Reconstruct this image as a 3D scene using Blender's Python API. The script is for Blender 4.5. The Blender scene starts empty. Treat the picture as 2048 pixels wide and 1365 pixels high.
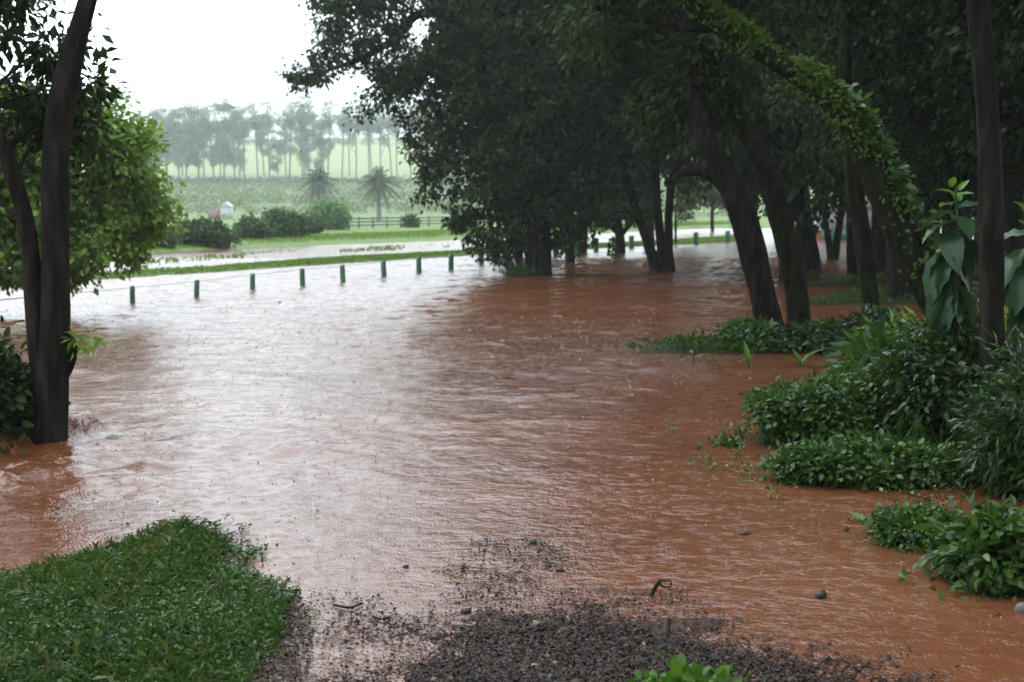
import bpy, math, random
import numpy as np
from mathutils import Vector, Matrix

scene = bpy.context.scene
COL = scene.collection
rng = np.random.default_rng(11)
random.seed(5)
R = math.radians

# ------------------------------------------------------------------ camera
F_PX, CX, CY, EYE, PITCH = 2844.4, 1024.0, 682.5, 2.0, math.atan(332.5 / 2844.4)
cam_d = bpy.data.cameras.new('camera')
cam_d.lens, cam_d.sensor_width = 50.0, 36.0
cam_d.clip_end = 3000.0
cam_d.dof.use_dof = True
cam_d.dof.focus_distance = 8.5
cam_d.dof.aperture_fstop = 3.8
cam = bpy.data.objects.new('camera', cam_d)
COL.objects.link(cam)
cam.location = (0, 0, EYE)
cam.rotation_euler = (math.pi / 2 - PITCH, 0, 0)
scene.camera = cam

# ------------------------------------------------------------------ sky and sun
SUN_EL, SUN_AZ = R(58), R(-40)       # azimuth from +Y towards +X
world = bpy.data.worlds.new('World')
scene.world = world
world.use_nodes = True
wn, wl = world.node_tree.nodes, world.node_tree.links
wn.clear()
w_out = wn.new('ShaderNodeOutputWorld')
sky = wn.new('ShaderNodeTexSky')
sky.sky_type = 'NISHITA'
sky.sun_disc = False
sky.sun_elevation = SUN_EL
sky.sun_rotation = SUN_AZ
sky.air_density, sky.dust_density = 1.0, 4.0
hs = wn.new('ShaderNodeHueSaturation')
hs.inputs['Saturation'].default_value = 0.35
bg1 = wn.new('ShaderNodeBackground')
bg1.inputs['Strength'].default_value = 0.05
# overcast cloud layer: luminance (1 + 2 sin(elevation)) / 3 of the zenith
geo = wn.new('ShaderNodeTexCoord')
sep = wn.new('ShaderNodeSeparateXYZ')
mul = wn.new('ShaderNodeMath'); mul.operation = 'MULTIPLY_ADD'; mul.use_clamp = False
mul.inputs[1].default_value, mul.inputs[2].default_value = 1.6, 2.1
mx = wn.new('ShaderNodeMath'); mx.operation = 'MAXIMUM'; mx.inputs[1].default_value = 0.0
bg2 = wn.new('ShaderNodeBackground')
bg2.inputs['Color'].default_value = (0.81, 0.915, 1.0, 1)
add = wn.new('ShaderNodeAddShader')
wl.new(sky.outputs[0], hs.inputs['Color']); wl.new(hs.outputs[0], bg1.inputs['Color'])
wl.new(geo.outputs['Generated'], sep.inputs[0]); wl.new(sep.outputs['Z'], mx.inputs[0])
wl.new(mx.outputs[0], mul.inputs[0]); wl.new(mul.outputs[0], bg2.inputs['Strength'])
wl.new(bg1.outputs[0], add.inputs[0]); wl.new(bg2.outputs[0], add.inputs[1])
wl.new(add.outputs[0], w_out.inputs['Surface'])

sun_d = bpy.data.lights.new('sun', 'SUN')
sun_d.energy, sun_d.angle, sun_d.color = 0.8, R(25), (1.0, 0.96, 0.9)
sun = bpy.data.objects.new('sun', sun_d)
COL.objects.link(sun)
sdir = Vector((math.sin(SUN_AZ) * math.cos(SUN_EL), math.cos(SUN_AZ) * math.cos(SUN_EL), math.sin(SUN_EL)))
sun.rotation_euler = sdir.to_track_quat('Z', 'Y').to_euler()
sun.location = (0, 0, 60)

vs = scene.view_settings
vs.view_transform, vs.look, vs.exposure, vs.gamma, vs.use_curve_mapping = 'Standard', 'None', 0.0, 1.0, False
cy = scene.cycles
cy.use_denoising = True
cy.max_bounces, cy.diffuse_bounces, cy.glossy_bounces = 5, 2, 2
cy.transmission_bounces, cy.volume_bounces, cy.transparent_max_bounces = 3, 2, 4
cy.sample_clamp_indirect = 4.0
HAZE = 0.00038

# ------------------------------------------------------------------ helpers: noise, projection, surfaces
def _hash(ix, iy, seed):
    h = (ix.astype(np.int64) * 374761393 + iy.astype(np.int64) * 668265263 + seed * 1442695041) & 0x7fffffff
    h = ((h ^ (h >> 13)) * 1274126177) & 0x7fffffff
    h = h ^ (h >> 16)
    return (h & 0xffff) / 65535.0
def noise(x, y, seed=0):
    x = np.asarray(x, float); y = np.asarray(y, float)
    ix, iy = np.floor(x), np.floor(y)
    fx, fy = x - ix, y - iy
    fx = fx * fx * fx * (fx * (fx * 6 - 15) + 10); fy = fy * fy * fy * (fy * (fy * 6 - 15) + 10)
    a, b = _hash(ix, iy, seed), _hash(ix + 1, iy, seed)
    c, d = _hash(ix, iy + 1, seed), _hash(ix + 1, iy + 1, seed)
    return (a + (b - a) * fx) * (1 - fy) + (c + (d - c) * fx) * fy
def fbm(x, y, octv=4, seed=0):
    s, a, t = 0.0, 0.5, 0.0
    for k in range(octv):
        s = s + a * noise(np.asarray(x) * 2 ** k, np.asarray(y) * 2 ** k, seed + 17 * k); t += a; a *= 0.5
    return s / t

_py = np.array([-20, 0, 10.5, 14, 18, 22, 26, 30, 34, 40, 50, 60, 75, 100, 130, 165, 190, 230, 280, 330, 380, 430, 480, 560, 720.])
_pz = np.array([0, 0, 0, -.07, -.25, -.47, -.69, -.87, -1.00, -1.10, -1.21, -1.48, -1.96, -2.6, -3.1, -3.5, -3.5, -2.1, .5, 5.0, 9.6, 13.0, 15, 16.5, 17.])
def far_y(y):                          # beyond the meadow the valley opens out
    y = np.asarray(y, float)
    return np.where(y < 130, y, 130 + (y - 130) * 2.8)
def far_k(y):
    return far_y(y) / np.maximum(np.asarray(y, float), 1.0)
_pz = np.where(_py > 130, EYE + (_pz - EYE) * far_k(_py), _pz)
_py = far_y(_py)
_ty = np.linspace(-60, 1800, 18601)
_tz = np.interp(_ty, _py, _pz)
for _w in (25, 35):
    _tz = np.convolve(np.pad(_tz, _w, mode='edge'), np.ones(2 * _w + 1) / (2 * _w + 1), 'valid')
def level(x, y):
    """height of the flood surface; beyond the flood it is the lie of the land"""
    x = np.asarray(x, float); y = np.asarray(y, float)
    z = np.interp(y, _ty, _tz)
    far = np.clip((y - 380) / 560, 0, 1)
    return z + far * (0.014 * x + 3.2 * (fbm(x / 190 + 3, y / 190, 3, 5) - .5))
cp, sp = math.cos(PITCH), math.sin(PITCH)
def ray(px, py):
    u, v = (px - CX) / F_PX, -(py - CY) / F_PX
    return np.array([u, cp + v * sp, -sp + v * cp])
def at(px, py, Y):
    """point on the sight line of a pixel at distance Y along the ground"""
    d = ray(px, py)
    k = Y / d[1]
    return Vector((d[0] * k, Y, EYE + d[2] * k))
_march = np.concatenate([np.linspace(2.5, 60, 4000), np.linspace(60.05, 1150, 12000)])
def on(px, py, lift=0.0):
    """where the sight line of a pixel meets the flood or the land"""
    d = ray(px, py)
    k = _march / d[1]
    f = EYE + d[2] * k - level(d[0] * k, _march) - lift
    i = int(np.argmax(f < 0)) if (f < 0).any() else len(k) - 1
    return Vector((d[0] * k[i], _march[i], EYE + d[2] * k[i]))
def mpp(Y):
    return Y / F_PX

def poly_ground(pts):
    return np.array([[p.x, p.y] for p in (on(*q) for q in pts)])
def sdist(x, y, P):
    """signed distance, positive inside the polygon"""
    best = np.full(x.shape, 1e9)
    ins = np.zeros(x.shape, bool)
    n = len(P)
    for i in range(n):
        ax, ay = P[i]; bx, by = P[(i + 1) % n]
        ex, ey = bx - ax, by - ay
        t = np.clip(((x - ax) * ex + (y - ay) * ey) / (ex * ex + ey * ey + 1e-12), 0, 1)
        best = np.minimum(best, np.hypot(x - ax - t * ex, y - ay - t * ey))
        c = ((ay > y) != (by > y))
        with np.errstate(divide='ignore', invalid='ignore'):
            xi = ax + (y - ay) / (by - ay + 1e-30) * ex
        ins ^= c & (x < xi)
    return np.where(ins, best, -best)

LAND_PX = {
    'lawn':   [(-420, 1235), (0, 1165), (150, 1122), (300, 1078), (365, 1048), (430, 1078), (455, 1105), (425, 1140), (470, 1172), (545, 1195), (572, 1232), (552, 1290), (505, 1345), (480, 1420), (-420, 1700)],
    'shoal':  [(720, 1500), (780, 1400), (850, 1320), (930, 1262), (1060, 1232), (1180, 1230), (1300, 1265), (1420, 1300), (1580, 1335), (1760, 1400), (1900, 1500)],
    'awash':  [(880, 1150), (960, 1085), (1060, 1078), (1125, 1115), (1120, 1160), (1030, 1200), (930, 1205)],
    'bank':   [(1512, 888), (1590, 842), (1720, 800), (1790, 740), (1900, 700), (2100, 690), (2300, 720), (2500, 900), (2300, 985), (2048, 985), (1930, 962), (1760, 962), (1580, 955), (1560, 935), (1640, 915)],
    'spit':   [(1762, 1062), (1830, 1042), (1900, 1066), (1960, 1062), (2060, 1058), (2400, 1090), (2400, 1230), (2060, 1190), (1975, 1195), (1915, 1125)],
    'islet':  [(1265, 707), (1330, 690), (1450, 694), (1500, 672), (1640, 664), (1790, 668), (1800, 690), (1720, 704), (1440, 709)],
    'hummock':[(1610, 610), (1700, 594), (1800, 588), (1960, 590), (2300, 592), (2300, 606), (1960, 606), (1760, 612)],
    'ridge':  [(1600, 574), (1690, 564), (1800, 552), (1960, 545), (2300, 545), (2300, 552), (1900, 556), (1720, 574)],
    'verge':  [(-300, 577), (140, 559), (220, 547), (420, 536), (640, 519), (900, 505), (1000, 497), (1200, 489), (1400, 477), (1500, 471), (1500, 483), (1400, 488), (1200, 497), (1000, 507), (900, 514), (640, 530), (420, 545), (220, 558), (-300, 590)],
    'tuft':   [(1005, 552), (1040, 540), (1095, 538), (1090, 549), (1040, 556)],
}
LAND = {k: poly_ground(v) for k, v in LAND_PX.items()}
_fb = poly_ground([(-900, 560), (-300, 540), (0, 524), (220, 511), (420, 501), (640, 491), (900, 481), (1200, 468), (1480, 455), (1900, 446), (2500, 440), (3200, 430)])
LAND['meadow'] = np.vstack([[[-2500, 90]], _fb, [[2500, 130], [2500, 2500], [-2500, 2500]]])
LAND['near'] = np.array([[-9, 3.2], [-3.5, 4.3], [0, 4.9], [3.2, 5.0], [9, 4.2], [40, 6], [60, -60], [-60, -60], [-40, 3]])

def land_depth(x, y):
    """height of the ground above (+) or below (-) the flood surface, and its kind"""
    jit = 0.10 * (fbm(x * 2.2, y * 2.2, 3, 9) - .5) * np.clip(y / 12, .6, 3)
    d = np.full(x.shape, -0.4)
    kinds = {}
    for k, P in LAND.items():
        s = sdist(x, y, P)
        if k == 'awash':
            h = np.clip((s + .05) * 0.05, -.4, .002) - .012 + .016 * (fbm(x * 5, y * 5, 3, 62) - .5)
        elif k in ('shoal', 'near'):
            h = np.clip((s + jit) * 0.026 + .034 * (fbm(x * 2.6, y * 2.6, 3, 61) - .53) + .012 * (fbm(x * 9, y * 9, 2, 63) - .5), -.4, .28 if k == 'near' else .075)
        elif k in ('meadow', 'verge'):
            h = np.clip((s + jit * 3) * .12, -.4, .30 if k == 'meadow' else .05)
        elif k == 'bank':
            h = np.clip((s + jit * 1.4) * .20, -.4, .30)
        else:
            h = np.clip((s + jit * (2.6 if k == 'lawn' else 1.4)) * (.07 if k == 'lawn' else .16), -.4, .05 if k == 'lawn' else .12)
        kinds[k] = s
        d = np.maximum(d, h)
    return d, kinds

def ground_z(x, y):
    x = np.atleast_1d(np.asarray(x, float)); y = np.atleast_1d(np.asarray(y, float))
    d, _ = land_depth(x, y)
    return level(x, y) + d

# ------------------------------------------------------------------ helpers: meshes, objects
def mesh_np(name, verts, faces, mat=None, smooth=False):
    """verts (N,3); faces (M,k) all of one size"""
    verts = np.asarray(verts, np.float32); faces = np.asarray(faces, np.int32)
    me = bpy.data.meshes.new(name)
    me.vertices.add(len(verts)); me.vertices.foreach_set('co', verts.ravel())
    m, k = faces.shape
    me.loops.add(m * k); me.loops.foreach_set('vertex_index', faces.ravel())
    me.polygons.add(m)
    me.polygons.foreach_set('loop_start', np.arange(0, m * k, k, dtype=np.int32))
    me.polygons.foreach_set('loop_total', np.full(m, k, np.int32))
    if smooth:
        me.polygons.foreach_set('use_smooth', np.ones(m, bool))
    me.update(calc_edges=True)
    if mat: me.materials.append(mat)
    return me
def obj(name, me, parent=None, loc=None):
    o = bpy.data.objects.new(name, me)
    COL.objects.link(o)
    if loc is not None: o.location = loc
    if parent is not None: o.parent = parent
    return o
def tag(o, label=None, cat=None, group=None, kind=None):
    if label: o['label'] = label
    if cat: o['category'] = cat
    if group: o['group'] = group
    if kind: o['kind'] = kind
    return o
def thing(name, loc, label, cat, group=None, rz=0.0):
    o = obj(name, None, None, loc)
    o.rotation_euler.z = rz
    o.empty_display_size = .2
    return tag(o, label, cat, group)
def copy_tree(o, parent=None):
    c = o.copy(); COL.objects.link(c); c.parent = parent
    for ch in o.children: copy_tree(ch, c)
    return c

def resample(path, rad, step):
    P = np.array([list(p) for p in path], float); r = np.array(rad, float)
    L = np.concatenate([[0], np.cumsum(np.linalg.norm(np.diff(P, axis=0), axis=1))])
    n = max(3, int(L[-1] / step) + 1)
    t = np.linspace(0, L[-1], n)
    Q = np.stack([np.interp(t, L, P[:, k]) for k in range(3)], 1)
    for _ in range(2):
        Q[1:-1] = (Q[:-2] + 2 * Q[1:-1] + Q[2:]) / 4
    return Q, np.interp(t, L, r)
def tube(path, rad, sides=10, step=.15, rough=.12, seed=0):
    """tapered limb with an uneven skin; returns verts, quads"""
    Q, r = resample(path, rad, step)
    n = len(Q)
    T = np.gradient(Q, axis=0); T /= np.linalg.norm(T, axis=1)[:, None] + 1e-9
    ref = np.array([1., 0, 0]) if abs(T[0][0]) < .8 else np.array([0, 1., 0])
    A = np.cross(T, ref); A /= np.linalg.norm(A, axis=1)[:, None] + 1e-9
    B = np.cross(T, A)
    th = np.linspace(0, 2 * math.pi, sides, endpoint=False)
    s = np.arange(n) * step
    wob = 1 + rough * 2 * (fbm(np.cos(th)[None, :] * 1.5 + s[:, None] * .8 + seed * 7.3, np.sin(th)[None, :] * 1.5 + s[:, None] * 1.7, 3, seed) - .5)
    V = Q[:, None, :] + (r[:, None] * wob)[:, :, None] * (np.cos(th)[None, :, None] * A[:, None, :] + np.sin(th)[None, :, None] * B[:, None, :])
    V = V.reshape(-1, 3)
    i = np.arange(n - 1)[:, None] * sides; j = np.arange(sides)[None, :]; j2 = (j + 1) % sides
    Fq = np.stack([i + j, i + j2, i + sides + j2, i + sides + j], -1).reshape(-1, 4)
    return V, Fq
def join(parts):
    Vs, Fs, o = [], [], 0
    for V, Fq in parts:
        Vs.append(V); Fs.append(np.asarray(Fq) + o); o += len(V)
    return np.vstack(Vs), np.vstack(Fs)
def tube_mesh(name, mat, *tubes):
    V, Fq = join(tubes)
    return mesh_np(name, V, Fq, mat, True)

def unit(v):
    return v / (np.linalg.norm(v, axis=-1, keepdims=True) + 1e-9)
def leaf_geo(C, A, N, L, Wd, fold=.25, shape='diamond'):
    """C bases, A axis, N rough normal, L length, Wd half-width"""
    n = len(C)
    A = unit(A); S = unit(np.cross(A, N)); N = np.cross(S, A)
    L = np.broadcast_to(L, n)[:, None]; Wd = np.broadcast_to(Wd, n)[:, None]
    if shape == 'diamond':
        V = np.stack([C, C + A * L * .45 + S * Wd + N * Wd * fold, C + A * L - N * L * .12, C + A * L * .45 - S * Wd + N * Wd * fold], 1)
        idx = np.arange(n)[:, None] * 4
        Fq = np.concatenate([idx + np.array([[0, 1, 2]]), idx + np.array([[0, 2, 3]])])
        return V.reshape(-1, 3), Fq
    if shape == 'blade':
        V = np.stack([C - S * Wd, C + S * Wd, C + A * L * .6 + N * L * .05 + S * Wd * .6, C + A * L - N * L * .25], 1)
        idx = np.arange(n)[:, None] * 4
        Fq = np.concatenate([idx + np.array([[0, 1, 2]]), idx + np.array([[0, 2, 3]])])
        return V.reshape(-1, 3), Fq
    # 'oval': six-sided leaf folded at the midrib
    V = np.stack([C, C + A * L * .28 + S * Wd * .85 + N * Wd * fold, C + A * L * .68 + S * Wd * .75 + N * (Wd * fold - L * .06), C + A * L - N * L * .16,
                  C + A * L * .68 - S * Wd * .75 + N * (Wd * fold - L * .06), C + A * L * .28 - S * Wd * .85 + N * Wd * fold, C + A * L * .5 - N * L * .02], 1)
    idx = np.arange(n)[:, None] * 7
    tris = [[0, 1, 6], [1, 2, 6], [2, 3, 6], [3, 4, 6], [4, 5, 6], [5, 0, 6]]
    Fq = np.concatenate([idx + np.array([t]) for t in tris])
    return V.reshape(-1, 3), Fq
def ball(n):
    v = unit(rng.normal(size=(n, 3)))
    return v
def clusters_in(ells, n, shell=.45):
    """cluster centres inside ellipsoids [(centre, radii)], picked by volume"""
    vol = np.array([np.prod(e[1]) ** (2 / 3.) for e in ells]); vol /= vol.sum()
    which = rng.choice(len(ells), n, p=vol)
    C = np.array([list(e[0]) for e in ells])[which]; Rr = np.array([list(e[1]) for e in ells])[which]
    d = ball(n); rad = rng.uniform(shell ** 3, 1, n) ** (1 / 3.)
    return C + d * Rr * rad[:, None], unit(d * Rr)
def foliage(centres, outward, per, spread, size, droop=.5, flat=.75, shape='diamond', wr=.30, up=.6, var=.35):
    """leaf clumps: `per` leaves round every centre"""
    n = len(centres) * per
    C = np.repeat(centres, per, 0); O = np.repeat(outward, per, 0)
    off = rng.normal(size=(n, 3)) * np.array([1, 1, flat]) * np.repeat(rng.uniform(.6, 1.35, len(centres)), per)[:, None] * spread
    off *= .62
    C = C + off
    A = unit(unit(off) * .8 + O * .5 + rng.normal(size=(n, 3)) * .45 + np.array([0, 0, -droop]))
    N = unit(rng.normal(size=(n, 3)) * .55 + np.array([0, 0, up]) + O * .35)
    L = size * rng.uniform(1 - var, 1 + var, n)
    return leaf_geo(C, A, N, L, L * wr, shape=shape)
def leaf_mesh(name, mat, *geos):
    V, Fq = join(geos)
    return mesh_np(name, V, Fq, mat)

# ------------------------------------------------------------------ materials
def new_mat(name):
    m = bpy.data.materials.new(name); m.use_nodes = True
    nt = m.node_tree
    return m, nt.nodes, nt.links, nt.nodes['Principled BSDF']
def ramp(nodes, stops):
    r = nodes.new('ShaderNodeValToRGB')
    while len(r.color_ramp.elements) < len(stops): r.color_ramp.elements.new(.5)
    for e, (p, c) in zip(r.color_ramp.elements, stops):
        e.position, e.color = p, (*c, 1)
    return r
def leaf_mat(name, dark, mid, light, rough=.38, trans=.3, spec=.16, tone=.55):
    m, n, l, b = new_mat(name)
    g = n.new('ShaderNodeNewGeometry')
    oi = n.new('ShaderNodeTexCoord')
    tx = n.new('ShaderNodeTexNoise'); tx.inputs['Scale'].default_value = .9; tx.inputs['Detail'].default_value = 2
    l.new(oi.outputs['Object'], tx.inputs['Vector'])
    mm = n.new('ShaderNodeMath'); mm.operation = 'MULTIPLY_ADD'; mm.inputs[1].default_value = .55
    l.new(g.outputs['Random Per Island'], mm.inputs[0])
    sc = n.new('ShaderNodeMath'); sc.operation = 'MULTIPLY'; sc.inputs[1].default_value = .45
    l.new(tx.outputs['Fac'], sc.inputs[0]); l.new(sc.outputs[0], mm.inputs[2])
    r = ramp(n, [(p, tuple(tone * q for q in c)) for p, c in ((0.1, dark), (.5, mid), (.9, light))])
    l.new(mm.outputs[0], r.inputs[0]); l.new(r.outputs[0], b.inputs['Base Color'])
    b.inputs['Roughness'].default_value = rough
    b.inputs['Specular IOR Level'].default_value = spec
    t = n.new('ShaderNodeBsdfTranslucent')
    br = n.new('ShaderNodeMixRGB'); br.blend_type = 'MULTIPLY'; br.inputs[0].default_value = 1
    br.inputs[2].default_value = (1.5, 1.4, .7, 1)
    l.new(r.outputs[0], br.inputs[1]); l.new(br.outputs[0], t.inputs['Color'])
    ms = n.new('ShaderNodeMixShader'); ms.inputs[0].default_value = trans
    l.new(b.outputs[0], ms.inputs[1]); l.new(t.outputs[0], ms.inputs[2])
    l.new(ms.outputs[0], n['Material Output'].inputs['Surface'])
    return m
def noise_mat(name, stops, scale=6, rough=.7, bump=.5, dist=.02, stretch=(1, 1, 1), spec=.5, detail=6):
    m, n, l, b = new_mat(name)
    tc = n.new('ShaderNodeTexCoord'); mp = n.new('ShaderNodeMapping')
    mp.inputs['Scale'].default_value = stretch
    tx = n.new('ShaderNodeTexNoise'); tx.inputs['Scale'].default_value = scale; tx.inputs['Detail'].default_value = detail
    l.new(tc.outputs['Object'], mp.inputs[0]); l.new(mp.outputs[0], tx.inputs['Vector'])
    r = ramp(n, stops); l.new(tx.outputs['Fac'], r.inputs[0]); l.new(r.outputs[0], b.inputs['Base Color'])
    b.inputs['Roughness'].default_value = rough; b.inputs['Specular IOR Level'].default_value = spec
    bp = n.new('ShaderNodeBump'); bp.inputs['Strength'].default_value = bump; bp.inputs['Distance'].default_value = dist
    l.new(tx.outputs['Fac'], bp.inputs['Height']); l.new(bp.outputs[0], b.inputs['Normal'])
    return m

M = {}
M['bark'] = noise_mat('wet_bark', [(.3, (0.0050, 0.0040, 0.0035)), (.5, (0.0110, 0.0090, 0.0070)), (.72, (0.0275, 0.0230, 0.0180))], 13, .85, 1.0, .07, (1, 1, .22), .06)
M['bark_red'] = noise_mat('reddish_bark', [(.3, (0.0060, 0.0040, 0.0035)), (.5, (0.0140, 0.0090, 0.0065)), (.72, (0.0325, 0.0200, 0.0140))], 13, .85, 1.0, .07, (1, 1, .25), .06)
M['bark_moss'] = noise_mat('mossy_bark', [(.3, (0.0050, 0.0050, 0.0035)), (.5, (0.0110, 0.0110, 0.0055)), (.7, (0.0210, 0.0275, 0.0080))], 13, .85, 1.0, .07, (1, 1, .3), .06)
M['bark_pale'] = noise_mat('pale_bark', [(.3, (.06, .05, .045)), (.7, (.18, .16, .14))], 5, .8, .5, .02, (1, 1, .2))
M['leaf_forest'] = leaf_mat('forest_leaf', (.012, .026, .006), (.024, .052, .010), (.050, .092, .016), .55)
M['leaf_ivy'] = leaf_mat('ivy_leaf', (.012, .027, .008), (.027, .056, .012), (.062, .11, .022), .45)
M['leaf_vine'] = leaf_mat('bright_vine_leaf', (.03, .07, .012), (.085, .17, .022), (.17, .28, .04), .5, .4, tone=.62)
M['leaf_fresh'] = leaf_mat('fresh_leaf', (.045, .085, .016), (.09, .155, .028), (.19, .29, .05), .42, .42, tone=1.25)
M['leaf_shrub'] = leaf_mat('shrub_leaf', (.014, .036, .010), (.034, .080, .018), (.085, .16, .035), .24, spec=.3)
M['leaf_weed'] = leaf_mat('weed_leaf', (.018, .042, .010), (.048, .112, .020), (.11, .20, .04), .28, spec=.3, tone=.7)
M['leaf_bright'] = leaf_mat('bright_weed_leaf', (.05, .13, .014), (.09, .22, .022), (.15, .31, .04), .3)
M['leaf_hedge'] = leaf_mat('hedge_leaf', (.022, .045, .016), (.04, .075, .024), (.07, .11, .035), .6, .2, tone=1.0)  # far hedges lightened: part of the haze is put into the colour
M['leaf_poplar'] = leaf_mat('row_tree_leaf', (.07, .09, .06), (.11, .14, .09), (.16, .19, .12), .8, tone=1.35)  # paler leaf, with distance haze put into its colour
M['leaf_palm'] = leaf_mat('palm_leaf', (.02, .035, .016), (.045, .07, .035), (.075, .10, .05), .6, .2, tone=1.1)  # lightened green, standing in for thicker haze over the distant palms
M['leaf_mint'] = leaf_mat('pale_tree_leaf', (.07, .15, .06), (.12, .23, .09), (.18, .30, .13), .5, tone=.8)
M['leaf_crop'] = leaf_mat('crop_leaf', (.05, .085, .025), (.08, .12, .04), (.12, .17, .055), .6, tone=1.0)
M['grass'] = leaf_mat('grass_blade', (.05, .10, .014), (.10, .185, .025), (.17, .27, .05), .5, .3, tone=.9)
M['grass_dark'] = leaf_mat('shaded_grass_blade', (.03, .075, .016), (.055, .12, .024), (.09, .18, .035), .35, .3)  # darker copy of the grass blade, shade put into its colour
M['litter'] = leaf_mat('leaf_litter', (.012, .009, .008), (.032, .022, .017), (.060, .042, .032), .45, .05)
M['green_paint'] = noise_mat('green_painted_wood', [(.35, (.010, .070, .032)), (.65, (.018, .11, .05))], 14, .45, .25, .01, (1, 1, .15))
M['white_paint'] = noise_mat('white_painted_wall', [(.3, (.30, .30, .30)), (.7, (.42, .42, .41))], 3, .7, .1, .01)
M['cable'] = noise_mat('pale_cable', [(.3, (.45, .50, .46)), (.7, (.62, .66, .62))], 20, .5, .1, .005)
M['old_wood'] = noise_mat('weathered_fence_wood', [(.3, (.05, .045, .04)), (.7, (.11, .10, .09))], 5, .8, .4, .01, (1, 1, .3))
M['steel'] = noise_mat('dull_steel', [(.3, (.06, .06, .065)), (.7, (.11, .11, .12))], 4, .5, .1, .005)
M['brick'] = noise_mat('orange_brick', [(.3, (.25, .085, .04)), (.7, (.36, .13, .06))], 9, .8, .4, .008)
M['brown_wall'] = noise_mat('brown_planks', [(.3, (.14, .08, .06)), (.7, (.22, .13, .10))], 3, .8, .3, .01)
M['roof'] = noise_mat('clay_roof', [(.3, (.12, .06, .045)), (.7, (.20, .10, .07))], 5, .8, .4, .01)
M['stone'] = noise_mat('wet_dark_stone', [(.3, (.010, .008, .007)), (.7, (.03, .024, .021))], 12, .4, .6, .01, spec=.15)
M['pebble'] = None
M['dead_wood'] = noise_mat('waterlogged_wood', [(.3, (.008, .007, .006)), (.7, (.022, .017, .013))], 14, .5, .7, .01, (1, 1, .3), .12)
M['yellow_leaf'] = noise_mat('fallen_yellow_leaf', [(.3, (.42, .34, .08)), (.7, (.60, .52, .18))], 9, .45, .2, .004)

# wet pebbles: brightness differs stone by stone
def pebble_mat():
    m, n, l, b = new_mat('wet_pebble')
    g = n.new('ShaderNodeNewGeometry')
    r = ramp(n, [(0, (.010, .005, .003)), (.6, (.032, .014, .008)), (.93, (.070, .036, .022)), (1, (.24, .16, .11))])
    l.new(g.outputs['Random Per Island'], r.inputs[0]); l.new(r.outputs[0], b.inputs['Base Color'])
    b.inputs['Roughness'].default_value = .45; b.inputs['Specular IOR Level'].default_value = .14
    return m
M['pebble'] = pebble_mat()

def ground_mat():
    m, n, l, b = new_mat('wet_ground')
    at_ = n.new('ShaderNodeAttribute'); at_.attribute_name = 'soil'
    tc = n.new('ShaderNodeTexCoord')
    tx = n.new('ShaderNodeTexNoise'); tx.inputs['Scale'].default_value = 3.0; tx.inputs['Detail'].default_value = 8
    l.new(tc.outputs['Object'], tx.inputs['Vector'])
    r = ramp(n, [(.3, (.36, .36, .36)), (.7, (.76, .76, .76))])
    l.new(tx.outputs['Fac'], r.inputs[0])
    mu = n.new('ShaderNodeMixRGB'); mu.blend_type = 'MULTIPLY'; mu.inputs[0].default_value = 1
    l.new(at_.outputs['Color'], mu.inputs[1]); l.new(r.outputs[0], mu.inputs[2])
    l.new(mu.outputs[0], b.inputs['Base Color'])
    b.inputs['Roughness'].default_value = .62
    b.inputs['Specular IOR Level'].default_value = .08
    bp = n.new('ShaderNodeBump'); bp.inputs['Strength'].default_value = .6; bp.inputs['Distance'].default_value = .03
    t2 = n.new('ShaderNodeTexNoise'); t2.inputs['Scale'].default_value = 22; t2.inputs['Detail'].default_value = 6
    l.new(tc.outputs['Object'], t2.inputs['Vector'])
    l.new(t2.outputs['Fac'], bp.inputs['Height']); l.new(bp.outputs[0], b.inputs['Normal'])
    return m
M['ground'] = ground_mat()

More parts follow.
